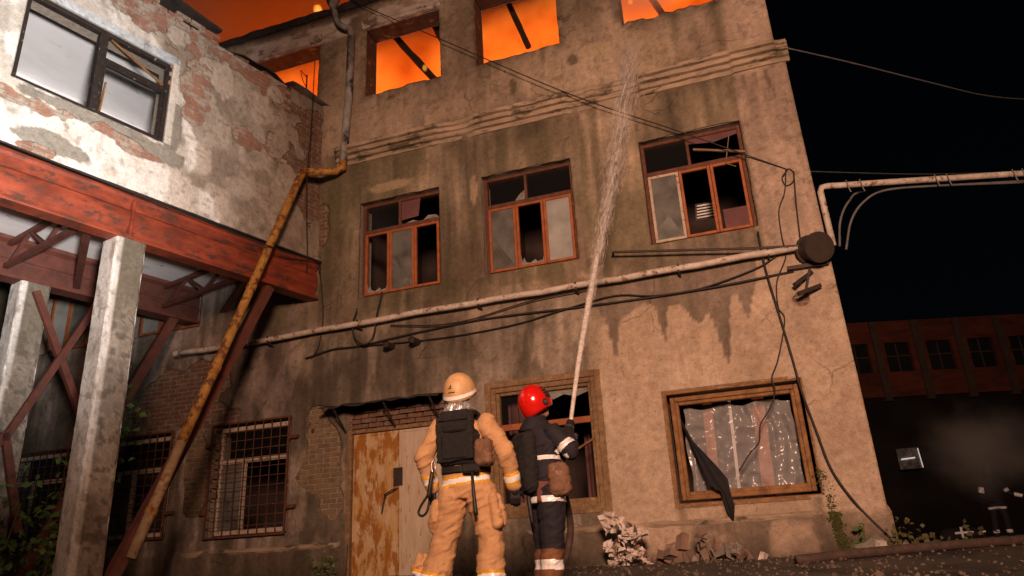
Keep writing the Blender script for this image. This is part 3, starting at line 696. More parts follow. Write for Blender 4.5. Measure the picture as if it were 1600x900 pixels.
SH_B = [(0, 0), (1, 0), (1, .17), (.93, .05), (.7, .03), (.61, .075), (.4, .025), (.22, .05), (.14, .13), (.06, .06), (0, .22)]
SH_BL = [(0, 0), (1, 0), (.75, .16), (.5, .3), (.28, .42), (.12, .55), (0, .6)]
SH_TR = [(.0, 1), (.3, .86), (.55, .9), (.78, .62), (1, .3), (1, 1)]
SH_L = [(0, 0), (.45, 0), (.3, .35), (.55, .6), (.35, 1), (0, 1)]
def storey_window(W, uppers, lowers, white_left=False, label=None):
    x0, x1, z0, z1 = W; y = .09; zt = 5.67
    b = MB(); w_ = .05
    sash_ring(b, x0+.004, x1-.004, z0+.004, z1-.004, y, .055, .09)
    b.box((x0+.06, y-.012, zt-.035), (x1-.06, y+.088, zt+.035))
    fr = b.build('window', M['frame_dark'], main, bevel=.006)
    if label: fr['label'] = label
    xm = x0+(x1-x0)*.47
    b = MB(); b.box((xm-.022, y+.005, zt+.036), (xm+.022, y+.07, z1-.06)); b.build('mullion', M['frame_dark'], fr, bevel=.004)
    span = (x1-x0-.12)/3
    for i in range(3):
        a = x0+.06+span*i; c = a+span
        b = MB(); sash_ring(b, a+.003, c-.003, z0+.062, zt-.038, y-.018, .042, .05)
        b.build('sash', M['sash_white'] if (white_left and i == 0) else M['sash'], fr, bevel=.005)
        for (mn, cut) in lowers[i]: pane_rect('pane', a+.04, c-.04, z0+.10, zt-.075, y+.004, M[mn], fr, cut)
    for i, (a, c) in enumerate(((x0+.06, xm-.022), (xm+.022, x1-.06))):
        for (mn, cut) in uppers[i]: pane_rect('pane', a, c, zt+.037, z1-.06, y+.03, M[mn], fr, cut)
    return fr
storey_window(W1, [[('glass_clear', None)], [('shard', [(.0, 0), (.5, 0), (.3, .12), (.12, .05)]), ('mauve', [(.0, .2), (.45, .25), (.5, 1), (0, 1)]), ('shard', [(.55, 0), (1, 0), (.9, .16), (.7, .2)])]],
              [[('shard', SH_B)], [('glass_dirty', None), ('shard', SH_BL)], []], label='red framed window with two empty sashes beside the gallery corner')
storey_window(W2, [[('glass_clear', None), ('shard', [(.7, 0), (1, 0), (1, .42), (.88, .3)])], [('glass_clear', None)]],
              [[('glass_dirty', None), ('shard', SH_BL)], [('shard', SH_B)], [('glass_milky', None)]], label='red framed window with one milky pane on the right')
storey_window(W3, [[('glass_clear', None)], [('mauve', [(.0, .82), (.5, .7), (1, .85), (1, 1), (0, 1)])]],
              [[('glass_dirty', None), ('glass_milky', [(0, 0), (.9, .05), (.5, .4), (.35, .3), (.1, .22)])], [], [('mauve', [(.12, 0), (1, 0), (1, .3), (.12, .3)])]], True, 'red framed window with a white edged left sash')
for W in (WL1, WL2):
    storey_window(W, [[('glass_dirty', None)], [('glass_dirty', None)]], [[('glass_milky', None)], [('glass_dirty', None)], [('glass_milky', None)]])
b = MB()
for k in range(5): b.bar(at(1089, 341-k*4.6, .8), at(1117, 336-k*4.6, .8), .02, .022)
b.add([at(1087, 345, .83), at(1119, 340, .83), at(1118, 314, .83), at(1086, 319, .83)], [(0, 1, 2, 3)], 1)
tag(b.build('louvre', [M['louvre'], M['inner']]), 'white slatted louvre seen through the window next to the corner', 'louvre')
b = MB(); b.bar(at(1083, 234, .03), at(1166, 237, .0), .035, .03); b.tube([at(1139, 210, 0), at(1134, 255, -.02), at(1150, 260, -.02)], .008, 5)
tag(b.build('broken_sash_bar', M['wood_pale']), 'pale broken sash bar hanging loose in the upper window light', 'debris')

# ---- ground floor window behind the hose crew
def stepped_frame(W, name, m1, m2, label, steps=((-.035, .09, -.035, .06), (.05, .075, -.005, .1), (.115, .055, .035, .09))):
    x0, x1, z0, z1 = W; b = MB()
    for k, (ins, wd, yy, dd) in enumerate(steps):
        sash_ring(b, x0+ins, x1-ins, z0+ins, z1-ins, yy, wd, dd)
    fr = b.build(name, m1, main, bevel=.008); fr['label'] = label
    return fr
cw = stepped_frame(CW, 'window', M['wood_pale'], None, 'broken ground floor window in a peeling stepped wooden frame')
b = MB(); b.box((CW[0]+.17, .05, 2.05), (CW[1]-.17, .12, 2.14)); b.build('transom', M['sash'], cw, bevel=.006)
pane_rect('pane', CW[0]+.17, CW[1]-.17, 2.14, CW[3]-.17, .10, M['shard'], cw, [(.35, 1), (.42, .8), (.52, .88), (.6, .7), (.72, .84), (.86, .72), (1, .86), (1, 1)])
pane_rect('pane', CW[0]+.17, CW[1]-.17, 2.14, CW[3]-.17, .11, M['glass_clear'], cw, [(0, 0), (.3, .1), (.25, .6), (.4, 1), (0, 1)])
b = MB(); g = [[(CW[0]+.14+.42*i/14, .5+.03*math.sin(i*1.7), .9+1.75*j/4) for i in range(15)] for j in range(5)]
b.sheet(g); tag(b.build('curtain', M['mauve']), 'dull mauve curtain hanging inside the broken ground floor window', 'curtain')
b = MB(); g = [[(CW[1]-.45+.33*i/10, .75+.03*math.sin(i*1.9), .9+1.1*j/4) for i in range(11)] for j in range(5)]
b.sheet(g); tag(b.build('curtain', M['mauve']), 'dark mauve cloth at the right side of the broken window', 'curtain')
b = MB(); b.bar((-2.95, .06, 1.45), (-2.2, .04, 1.82), .05, .03); tag(b.build('loose_lath', M['wood_ochre']), 'ochre wooden lath slanting across the broken window', 'lath')

# ---- right ground floor window with plastic film
rw = stepped_frame(RW, 'window', M['wood_ochre'], None, 'ochre wooden window frame nearest the building corner', ((-.02, .04, -.03, .05), (.055, .06, .02, .1), (.11, .05, .05, .09)))
b = MB(); sash_ring(b, RW[0]-.04, RW[1]+.04, RW[2]-.04, RW[3]+.04, -.036, .03, .05); b.build('outer_trim', M['wood_pale'], rw)
b = MB(); nx_, nz_ = 70, 46; grid = []
for j in range(nz_+1):
    row = []
    for i in range(nx_+1):
        s, t = i/nx_, j/nz_
        if True:
            q1 = s*3.4+.45*math.sin(2.6*t+1+3*s)+.55*t; q2 = s*6.5-3.2*t+1.3*math.sin(3*t+5*s)
            fold = .075*abs((q1 % 1)-.5)*2 + .028*abs((q2 % 1)-.5)*2 + .13*(float(fbm(np.array(s*3.5), np.array(t*2.6), 91))-.5) + .09*abs(2*float(fbm(np.array(s*5+t*2), np.array(t*5-s*2), 92))-1)
            x = RW[0]+.19+(RW[1]-RW[0]-.35)*s + .02*math.sin(9*t+3*s); z = RW[2]+.17+(RW[3]-RW[2]-.34-.04*math.sin(8*s)**2)*t
            row.append((x, .20+fold, z))
    grid.append(row)
b.sheet(grid); tag(b.build('plastic_film', M['film'], None, True), 'clear crumpled plastic film stretched inside the ochre window', 'plastic film')
b = MB()
for (x, wd, m_) in ((-.72, .13, 0), (-.05, .16, 0), (-.42, .04, 1)):
    b.bar((x, .42, .9), (x+.05, .45, 2.25), wd, .03, (0, 1, 0), m_)
tag(b.build('inner_board', [M['sash'], M['louvre']], None), 'reddish boards standing behind the plastic film', 'board')
b = MB(); prof = [at(1093, 722, -.02), at(1120, 752, -.08), at(1137, 780, -.1), at(1146, 812, -.11)]
wid = [(.02, .0), (.16, .02), (.12, .05), (.01, .0)]; g = []
PA = [at(1052, 640, .13), at(1078, 690, .1), at(1094, 726, -.02), at(1108, 757, -.09), at(1126, 768, -.12), at(1136, 800, -.12), at(1144, 812, -.12)]
PB = [at(1056, 640, .13), at(1082, 688, .1), at(1120, 728, -.02), at(1137, 748, -.10), at(1141, 768, -.13), at(1148, 790, -.13), at(1147, 812, -.12)]
for a_, c_ in zip(PA, PB):
    g.append([tuple(Vector(a_).lerp(Vector(c_), k/6)+Vector((0, .03*math.sin(k*1.4), 0))) for k in range(7)])
b.sheet(g); tag(b.build('black_rag', M['cloth_black'], None, True), 'torn black rag hanging over the sill of the ochre window', 'rag')

# ---- grilled windows under the gallery
def grilled(W, label):
    x0, x1, z0, z1 = W; b = MB(); sash_ring(b, x0+.03, x1-.03, z0+.03, z1-.03, .06, .07, .07)
    b.box((x0+.1, .05, 2.0), (x1-.1, .12, 2.08)); b.box((x0+.52, .055, z0+.1), (x0+.58, .115, 1.998))
    fr = b.build('window', M['sash_white'], main, bevel=.006); fr['label'] = label
    pane_rect('pane', x0+.1, x0+.52, z0+.1, 2.0, .09, M['glass_dirty'], fr)
    pane_rect('pane', x0+.1, x1-.1, 2.08, z1-.1, .09, M['glass_clear'], fr)
    b = MB(); sash_ring(b, x0-.02, x1+.02, z0-.02, z1+.02, -.10, .028, .028)
    n = 9
    for i in range(1, n): x = x0+(x1-x0)*i/n; b.bar((x, -.078, z0), (x, -.078, z1), .011, .011)
    n = 12
    for i in range(1, n): z = z0+(z1-z0)*i/n; b.bar((x0, -.088, z), (x1, -.088, z), .011, .011)
    for zz in (z0+.35, z1-.35):
        b.box((x1+.008, -.098, zz), (x1+.17, -.03, zz+.055)); b.box((x0-.12, -.098, zz), (x0-.008, -.03, zz+.055))
    b.build('grille', M['frame_dark'], fr)
grilled(GW1, 'pale framed window behind a welded grille left of the door')
grilled(GW2, 'grilled window half hidden by the slanting yellow pipe')
grilled(GW3, 'grilled window at the left edge behind the climbing plant')

# ---- double door, frame, canopy
def leaf(x0, x1, m, label):
    b = MB(); b.box((x0, .03, .12), (x1, .07, 2.24)); 
    o = b.build('door', m, main); o['label'] = label
    b = MB(); sash_ring(b, x0+.004, x1-.004, .124, 2.236, .018, .035, .013); b.build('door_rim', m, o)
    return o
dl = leaf(-5.97, -5.205, M['rust_door'], 'door leaf streaked with orange rust')
dr_ = leaf(-5.195, -4.45, M['pale_door'], 'paler door leaf with peeling paint')
b = MB(); b.tube([(-5.42, .02, 1.26), (-5.40, -.05, 1.3), (-5.26, -.06, 1.36), (-5.22, .02, 1.38)], .012, 6); b.tube([(-5.42, .0, 1.26), (-5.45, -.03, 1.05)], .012, 6)
b.build('door_handle', M['dark_metal'], dl)
b = MB(); b.box((-5.28, .0, 1.42), (-5.14, .028, 1.68)); b.build('lock_plate', M['dark_metal'], dr_)
b = MB(); b.box((-6.06, -.03, .1), (-5.985, .1, 2.3)); b.box((-4.44, -.03, .1), (-4.37, .1, 2.3)); b.box((-5.984, -.028, 2.245), (-4.441, .1, 2.30))
b.build('door_frame', M['wood_pale'], main, bevel=.006)
can = thing('door_canopy', (-5.4, 0, 2.6), 'thin rusted canopy sheet on struts above the double door', 'canopy')
g1 = []; 
for j, (yy, zz) in enumerate(((-.015, 2.72), (-.2, 2.68), (-.42, 2.62))):
    g1.append([(-6.34+2.0*i/24, yy-.03*(fbm(np.array(i*.5), np.array(j*.5), 3)-.5)*j, zz+.025*(float(vn(np.array(i*.6), np.array(j*2.), 4))-.5)*2) for i in range(25)])
b = MB(); b.sheet(g1); b.sheet([[(x, y, z-.018) for x, y, z in r] for r in g1]); b.sheet([g1[2], [(x, y, z-.018) for x, y, z in g1[2]]])
b.build('canopy_sheet', M['tar'], can)
for x in (-6.1, -5.25, -4.5):
    b = MB(); b.bar((x, -.39, 2.60), (x+.02, -.04, 2.28), .022, .022); b.build('strut', M['dark_metal'], can)

# ---- charred roof timbers in the burning storey
for i, (p0, p1, wd) in enumerate(((at(590, 28, .9), at(688, 134, .62), .15), (at(660, -10, .8), at(700, 66, .7), .30), (at(783, -20, .8), at(826, 74, .9), .11), (at(1000, -30, 1.2), at(1040, 30, 1.0), .12))):
    b = MB(); P0 = Vector(p0); P1 = Vector(p1); path = [P0.lerp(P1, k/9)+Vector((0, 0, .02*(vn(np.array(k*1.3), np.array(i*2.), 6)-.5))) for k in range(10)]
    b.tube(path, [wd/2*(.85+.3*float(vn(np.array(k*2.1), np.array(i*5.), 3))) for k in range(10)], 6)
    tag(b.build('charred_rafter', M['char']), ['charred rafter fallen across the burning opening right of the downpipe', 'broad charred board end in the upper right corner of the opening right of the downpipe', 'thin charred rafter hanging in the burning opening at top centre', 'charred rafter in the steaming opening near the corner'][i], 'rafter')

# ================================================================== GALLERY WING on its beams
WD = np.array([-.262, -.965, 0.0]); WD /= np.linalg.norm(WD); WN = np.array([-WD[1], WD[0], 0.0])
WO = np.array([BX, 0, 0])
def wmap(u, o, z):
    u = np.asarray(u, float); o = np.asarray(o, float); z = np.asarray(z, float)
    return WO + u[..., None]*WD + o[..., None]*WN + z[..., None]*np.array([0, 0, 1.0])
def wp(u, o, z): return tuple(wmap(np.array(u), np.array(o), np.array(z)))
WROT = math.atan2(WD[1], WD[0])
wing = thing('gallery_wing', tuple(wp(3.5, -1.2, 0)), 'whitewashed brick gallery wing carried over the passage on a red beam', 'building')
WW = (2.95, 4.96, 6.2, 7.56); WL = 8.6
W_EXP = [(2.5, 7.4, .42, .45), (3.3, 8.2, 1.5, .27), (1.7, 8.22, 1.2, .17), (1.62, 6.95, .42, .24), (2.55, 6.85, .2, .25), (.2, 7.3, .42, .9), (.2, 6.4, .3, .5), (.75, 8.0, .7, .2),
         (3.75, 6.02, .5, .09), (3.2, 5.9, .4, .07), (4.9, 5.95, .5, .12), (4.55, 5.35, .25, .08), (5.6, 6.1, .3, .1), (.9, 7.1, .4, .3)]
W_KEEP = [(2.12, 7.75, .26, .42), (1.38, 7.6, .26, .38), (.95, 7.25, .2, .42), (.75, 6.5, .25, .35), (2.95, 8.1, .25, .2), (1.1, 8.05, .2, .2)]
def w_exposed(u, z):
    return (blobs(u, z, W_EXP, 121, 4.2, 1.5) > .14) & ~(blobs(u, z, W_KEEP, 122, 4, .9) > .15)
def w_color(u, z):
    n1 = fbm(u*1.2, z*1.2, 101, 6); n2 = fbm(u*3.3, z*3.3, 102, 6); n3 = fbm(u*12, z*12, 103, 4)
    white = lerp(np.array([.56, .51, .45]), [.80, .765, .71], sm(.38, .55, n2*.6+n1*.4))
    grey = lerp(np.array([.29, .24, .19]), [.46, .40, .335], sm(.35, .62, n2))
    f = sm(.0, .10, (u-2.45) + 1.3*(n1-.5) - .45*(z-6.3))                # whitewash stays on the near, lower part
    c = lerp(grey, white, f)
    c = lerp(c, [.55, .48, .40], sm(.12, .16, blobs(u, z, W_KEEP, 122, 4, .9))*.85)
    c = lerp(c, [.58, .50, .42], sm(.0, .2, blobs(u, z, [(2.6, 5.6, .25, .4), (1.95, 5.6, .14, .3), (2.3, 6.2, .18, .35)], 124, 5, 1.0))*.7)
    ce = sm(.06, .12, blobs(u, z, [(4.0, 6.1, 1.0, .13), (3.1, 6.02, .5, .14), (4.35, 5.5, .5, .16), (2.85, 6.5, .15, .5)], 125, 4, 1.0))
    c = lerp(c, [.25, .225, .185], ce*.9)
    bl = sm(.0, .02, blobs(u, z, [(3.4, 7.62, 1.7, .08)], 126, 4, .35)); c = lerp(c, [.50, .58, .66], bl*.9*(1-f*.3)*(u > 2.86))
    jm = (np.abs(u-2.9) < .06)*(z > 6.2)*(z < 7.6); c = lerp(c, [.66, .62, .55], jm*.9)
    c = lerp(c, [.16, .135, .10], sm(.58, .74, fbm(u*5, z*1.0, 110))*.3)
    c = lerp(c, [.22, .175, .135], (1-sm(.3, 1.8, u+1.0*(n1-.5)))*.55)  # light falloff towards the facade corner, painted into the wall colour
    c = lerp(c, [.14, .12, .10], sm(.66, .72, n3)*.4)
    return np.concatenate([c, np.full((len(u), 1), .8)], 1)
def w_relief(u, z): return .010*(fbm(u*2, z*2, 131)-.5) + .010*(fbm(u*10, z*10, 132, 3)-.5) + .007*sm(.5, .54, fbm(u*2.6, z*2.6, 102))
WZT = 8.36
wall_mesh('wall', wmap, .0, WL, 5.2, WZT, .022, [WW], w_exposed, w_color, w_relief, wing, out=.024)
b = MB()
for (a_, b_, c_, d_) in ((-.1, WW[0], 5.2, WZT), (WW[1], WL, 5.2, WZT), (WW[0], WW[1], 5.2, WW[2]), (WW[0], WW[1], WW[3], WZT)):
    b.add([wp(a_, 0, c_), wp(b_, 0, c_), wp(b_, 0, d_), wp(a_, 0, d_)], [(0, 1, 2, 3)])
    b.add([wp(a_, -.36, c_), wp(b_, -.36, c_), wp(b_, -.36, d_), wp(a_, -.36, d_)], [(3, 2, 1, 0)])
b.add([wp(-.1, 0, WZT), wp(WL, 0, WZT), wp(WL, -.36, WZT), wp(-.1, -.36, WZT)], [(0, 1, 2, 3)])
for (u_, v_, c_, d_) in ((WW[0]-.005, WW[0]-.005, WW[2], WW[3]), (WW[1]+.005, WW[1]+.005, WW[2], WW[3])):
    b.add([wp(u_, 0, c_), wp(u_, -.36, c_), wp(u_, -.36, d_), wp(u_, 0, d_)], [(0, 1, 2, 3)])
for z_ in (WW[2]-.005, WW[3]+.005):
    b.add([wp(WW[0], 0, z_), wp(WW[1], 0, z_), wp(WW[1], -.36, z_), wp(WW[0], -.36, z_)], [(0, 1, 2, 3)])
b.build('masonry', M['mortar'], wing)
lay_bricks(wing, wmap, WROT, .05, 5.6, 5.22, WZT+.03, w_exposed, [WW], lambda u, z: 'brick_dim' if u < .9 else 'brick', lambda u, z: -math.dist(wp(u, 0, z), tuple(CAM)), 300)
# loose parapet courses on top, stepping up towards the camera
for i, u in enumerate(np.arange(2.35, 7.5, .262)):
    for k in range(3):
        if random.random() < .12 and k: continue
        o = bpy.data.objects.new('brick', brick_mesh('brick', i % 6)); COL.objects.link(o); o.parent = wing
        o.location = Vector(wp(u+(.12 if k % 2 else 0), -.03-random.random()*.02, WZT+.037+k*.0745))-wpos(wing); o.rotation_euler = (0, random.uniform(-.03, .03), WROT+random.uniform(-.08, .08))
for i, u in enumerate(np.arange(.1, 2.3, .28)):
    if random.random() < .3: continue
    o = bpy.data.objects.new('brick', brick_mesh('brick_dim', i % 6)); COL.objects.link(o); o.parent = wing
    o.location = Vector(wp(u, -.05, WZT+.036))-wpos(wing); o.rotation_euler = (0, random.uniform(-.05, .05), WROT+random.uniform(-.2, .2))
# inside of the gallery: ceiling and back wall, white
b = MB()
b.add([wp(0, -.37, 8.1), wp(WL, -.37, 8.1), wp(WL, -2.75, 8.1), wp(0, -2.75, 8.1)], [(0, 1, 2, 3)])
b.build('ceiling', M['white_inner'], wing)
b = MB(); b.add([wp(0, -2.75, 5.3), wp(WL, -2.75, 5.3), wp(WL, -2.75, 8.1), wp(0, -2.75, 8.1)], [(0, 1, 2, 3)]); b.build('back_wall', M['white_inner'], wing)
b = MB(); b.add([wp(.02, -.38, 5.3), wp(WL, -.38, 5.3), wp(WL, -2.74, 5.3), wp(.02, -2.74, 5.3)], [(0, 1, 2, 3)]); b.build('gallery_floor', M['concrete'], wing)
b = MB(); b.add([wp(.02, -.05, 5.19), wp(WL, -.05, 5.19), wp(WL, -2.75, 5.19), wp(.02, -2.75, 5.19)], [(3, 2, 1, 0)]); b.build('soffit', M['white_soffit'], wing)
b = MB(); b.add([wp(0, .05, 8.62), wp(WL, .05, 8.62), wp(WL, -2.8, 8.62), wp(0, -2.8, 8.62)], [(0, 1, 2, 3)])
# window of the gallery
def wring(b, u0, u1, z0, z1, o, w_, d):
    for (a_, c_, e_, f_) in ((u0, u0+w_, z0, z1), (u1-w_, u1, z0, z1), (u0+w_, u1-w_, z0, z0+w_), (u0+w_, u1-w_, z1-w_, z1)):
        wbox(b, a_, c_, o, o+d, e_, f_)
def wbox(b, u0, u1, o0, o1, z0, z1, mi=0):
    vs = [wp(u, o, z) for z in (z0, z1) for u, o in ((u0, o0), (u1, o0), (u1, o1), (u0, o1))]
    b.add(vs, [(0,3,2,1),(4,5,6,7),(0,1,5,4),(1,2,6,5),(2,3,7,6),(3,0,4,7)], mi)
b = MB(); wring(b, WW[0]+.003, WW[1]-.003, WW[2]+.003, WW[3]-.003, -.10, .06, .09); wbox(b, 3.90, 4.01, -.105, -.005, WW[2]+.063, WW[3]-.063)
ww = b.build('window', M['steel_black'], wing, bevel=.005); ww['label'] = 'wide gallery window with black peeling frame'
b = MB(); wbox(b, WW[0]+.063, 3.90, -.09, -.02, 7.07, 7.14); wring(b, WW[0]+.066, 3.898, WW[2]+.066, 7.068, -.085, .03, .05); b.build('sash', M['steel_black'], ww)
b = MB(); b.bar(wp(3.86, -.02, 7.46), wp(3.06, -.02, 7.16), .025, .02); b.build('loose_bead', M['wood_ochre'], ww)
b = MB(); b.bar(wp(3.87, -.01, 6.28), wp(3.85, -.01, 6.75), .03, .02); b.build('loose_bead', M['wood_ochre'], ww)
# red front beam, rear beam
def run(name, prof, u0, u1, m, parent, step=.25, jit=.003, seed=3):
    us = np.linspace(u0, u1, max(2, int((u1-u0)/step)+1)); rings = []
    for u in us:
        rings.append([wp(u, o+jit*(float(vn(np.array(u*3.), np.array(i*2.), seed))-.5), z+jit*(float(vn(np.array(u*3.), np.array(i*2.+7), seed))-.5)) for i, (o, z) in enumerate(prof)])
    b = MB(); b.loft(rings); return b.build(name, m, parent)
PROF = [(-.12, 5.19), (.11, 5.19), (.12, 5.15), (.10, 5.11), (.055, 5.07), (.05, 4.99), (.085, 4.95), (.095, 4.86), (.085, 4.76), (.04, 4.70), (.035, 4.63), (.115, 4.61), (.12, 4.57), (.11, 4.55), (-.12, 4.55)]
fb = run('front_beam', PROF, .06, 3.287, M['red_beam'], wing)
fb2 = run('front_beam', PROF, 3.293, WL-.3, M['red_beam'], wing, seed=4)
b = MB(); wbox(b, 3.27, 3.31, .0, .128, 4.552, 5.187); b.build('splice_plate', M['red_beam'], wing, bevel=.004)
b = MB(); g = [[wp(.05+.2*i, o, 5.215+.012*(float(vn(np.array(i*1.1), np.array(j*3.), 5))-.5)) for i in range(42)] for j, o in enumerate((.02, .10, .17))]
b.sheet(g); b.sheet([[(x, y, z-.02) for x, y, z in r] for r in g]); b.sheet([g[2], [(x, y, z-.02) for x, y, z in g[2]]]); b.build('drip_ledge', M['tar'], wing)
R2 = -2.45
run('rear_beam', [(R2-.2, 5.18), (R2+.08, 5.18), (R2+.08, 5.12), (R2, 5.08), (R2, 4.86), (R2+.015, 4.84), (R2+.015, 4.80), (R2, 4.78), (R2, 4.62), (R2+.08, 4.6), (R2+.08, 4.55), (R2-.2, 4.55)], .1, WL-.3, M['red_dark'], wing)
# concrete columns
def column(u0, u1, o0, o1, z1, seed, label):
    n = 12; nz = 150; us_, os_, zs_, cs_ = [], [], [], []
    for j in range(nz+1):
        z = -.1+(z1+.1)*j/nz
        for (ua, oa, ub, ob) in ((u0, o1, u1, o1), (u1, o1, u1, o0), (u1, o0, u0, o0), (u0, o0, u0, o1)):
            for k in range(n): us_.append(ua+(ub-ua)*k/n); os_.append(oa+(ob-oa)*k/n); zs_.append(z); cs_.append(k == 0)
    u = np.array(us_); o_ = np.array(os_); z = np.array(zs_); cr_ = np.array(cs_); cu, co = (u0+u1)/2, (o0+o1)/2; per = 4*n; kk = np.arange(len(u)) % per
    ch = np.where(cr_, .955-.11*sm(.5, .75, fbm(z*3.1, kk*1.7+seed, seed, 4)), 1.0)
    side = kk // n; t_ = np.where(side % 2 == 0, u, o_)
    nn = 1+.05*(fbm(t_*4, z*3, seed+7)-.5)+.03*(fbm(t_*22, z*16, seed+8, 3)-.5)
    pts = wmap(cu+(u-cu)*ch*nn, co+(o_-co)*ch*nn, z)
    b = MB(); b.loft([[tuple(p) for p in pts[j*per:(j+1)*per]] for j in range(nz+1)]); me = b.mesh('column')
    q1 = fbm(t_*3, z*2, seed+3, 6); q2 = fbm(t_*14, z*9, seed+4, 4); q3 = fbm(t_*9, z*.8, seed+5, 5)
    grey_ = lerp(np.array([.25, .21, .17]), [.50, .44, .37], sm(.3, .7, q1*.5+q2*.5)); grey_ = lerp(grey_, [.10, .085, .07], sm(.56, .63, q2)*.75)
    damp = sm(z1-1.35, z1-.75, z+.9*(q3-.5)); grey_ = lerp(grey_, [.17, .15, .11], damp*.8)
    wht = lerp(np.array([.60, .56, .51]), [.84, .81, .77], sm(.35, .6, q1)); wht = lerp(wht, [.36, .31, .26], sm(.60, .66, q2)*.6)
    c = np.where((side == 0)[:, None], grey_, wht); c = np.where(((side == 0) & (t_ > u1-.08*(.4+1.2*q3)))[:, None], wht, c)
    c = lerp(c, c*np.array([.62, .52, .43]), (1-sm(.2, 2.0, z+.8*(q1-.5)))*.8)
    col = np.concatenate([c, np.where(side == 0, 1.8, .8)[:, None]], 1).astype(np.float32)
    ca = me.color_attributes.new('Col', 'FLOAT_COLOR', 'POINT'); ca.data.foreach_set('color', col.ravel())
    o = link('column', me, M['plaster'], wing); o['label'] = label
column(3.04, 3.44, -.28, .10, 4.56, 201, 'square concrete column with one whitewashed face under the front beam')
column(3.08, 3.5, -2.75, -2.38, 4.56, 205, 'whitewashed concrete column under the rear beam')
# cross struts with lattice web between the beams
for u in (3.72, 1.25, 6.2):
    b = MB(); A = lambda o, z: wp(u, o, z)
    for z in (4.72, 5.08): b.bar(A(-.1, z), A(R2, z), .07, .07)
    pts = [(-.12, 4.72), (-.7, 5.08), (-1.25, 4.72), (-1.8, 5.08), (-2.36, 4.72)]
    for p, q in zip(pts[:-1], pts[1:]): b.bar(A(*p), A(*q), .05, .04)
    b.build('lattice_strut', M['red_dark'], wing)
    b = MB(); b.bar(wp(u, -.12, 4.66), wp(u-1.0, R2+.05, 4.66), .10, .05); b.build('plan_brace', M['red_dark'], wing)
def brace(p, q, w_=.12, h=.08):
    b = MB(); b.bar(wp(*p), wp(*q), w_, h, tuple(WN)); b.build('brace', M['red_dark'], wing)
brace((.95, -.02, 4.55), (2.95, -.06, .15), .15, .12)
brace((1.02, R2, 4.6), (2.95, R2, .1), .15); brace((3.30, R2+.1, 4.42), (2.0, R2+.1, 1.95), .10); brace((2.35, R2+.16, 4.6), (3.38, R2+.16, 2.2), .10)
brace((3.38, R2+.16, 2.3), (3.0, R2+.16, 1.0), .10); brace((3.38, R2+.16, 2.3), (3.75, R2+.16, 1.4), .09)
# burnt roofing on the parapet
def plate(name, pts, th, m, label, bend=.0):
    P = [Vector(p) for p in pts]; n_ = (P[1]-P[0]).cross(P[3]-P[0]).normalized(); g = []
    for j in range(5):
        r = []
        for i in range(9):
            s, t = i/8, j/4; p = P[0].lerp(P[1], s).lerp(P[3].lerp(P[2], s), t) + n_*(bend*math.sin(s*5+t*3)+.5*bend*(random.random()-.5)); r.append(tuple(p))
        g.append(r)
    b = MB(); b.sheet(g); o = b.build(name, m); md = o.modifiers.new('solid', 'SOLIDIFY'); md.thickness = th
    return tag(o, label, 'roofing sheet')
plate('roof_sheet', [wp(3.6, .16, 8.66), wp(2.3, .16, 8.60), wp(2.3, -.4, 8.68), wp(3.6, -.4, 8.74)], .05, M['tar'], 'charred roofing slab jutting over the parapet above the gallery window', .02)
plate('roof_sheet', [wp(1.55, .05, 8.42), wp(.75, .05, 8.38), wp(.7, -.55, 8.5), wp(1.75, -.5, 8.82)], .02, M['char'], 'black burnt roofing flap standing up on the parapet', .04)
plate('roof_sheet', [wp(.85, .14, 8.43), wp(-.02, .14, 8.40), wp(-.02, -.35, 8.50), wp(.85, -.3, 8.50)], .012, M['sheet_metal'], 'bent grey metal sheet at the end of the parapet by the downpipe', .02)
plate('roof_sheet', [wp(5.6, .12, 8.64), wp(3.75, .12, 8.62), wp(3.75, -.4, 8.7), wp(5.6, -.4, 8.74)], .05, M['tar'], 'long charred roofing slab on the parapet at the upper left edge', .02)

# ================================================================== FIRE AND SMOKE
def blob_mesh(name, c, r, seed, amp=.25, sub=3):
    import bmesh
    bm = bmesh.new(); bmesh.ops.create_icosphere(bm, subdivisions=sub, radius=1)
    for v in bm.verts:
        k = 1+amp*(float(fbm(np.array(v.co.x*1.8+seed), np.array(v.co.y*1.8+v.co.z*1.5), seed))-.5)*2
        v.co = Vector((c[0]+v.co.x*r[0]*k, c[1]+v.co.y*r[1]*k, c[2]+v.co.z*r[2]*k))
    me = bpy.data.meshes.new(name); bm.to_mesh(me); bm.free(); return me
fire_m = volume_mat('burning_gas', emit=(1.0, .15, .008), estr=2.1, absorb=(.25, .12, .06), adens=1.15, noise=1.1, nlo=.34, nhi=.68, lo=.28)
_n = fire_m.node_tree.nodes; _l = fire_m.node_tree.links          # hotter gas burns yellower
_e = [x for x in _n if x.type == 'EMISSION'][0]; _t = [x for x in _n if x.type == 'TEX_NOISE'][0]; _r = _n.new('ShaderNodeValToRGB')
_r.color_ramp.elements[0].position = .38; _r.color_ramp.elements[0].color = (1, .105, .004, 1); _r.color_ramp.elements[1].position = .68; _r.color_ramp.elements[1].color = (1, .22, .02, 1)
_l.new(_t.outputs['Fac'], _r.inputs[0]); _l.new(_r.outputs[0], _e.inputs['Color']); _t.inputs['Detail'].default_value = 4
b = MB(); b.box((-8.9, 1.0, 7.95), (1.0, 6.6, 10.44)); o = b.build('fire', fire_m); tag(o, 'orange fire filling the open top storey of the building', 'fire', kind='stuff')
flame_m = volume_mat('flame_tongue', emit=(1.0, .36, .05), estr=6.0)
p = at(497, 18, .5)
tag(link('flame', blob_mesh('flame', p, (.10, .10, .17), 5, .4, 2), flame_m), 'small bright flame licking over the roof edge beside the downpipe', 'flame')
p = at(664, 106, .58)
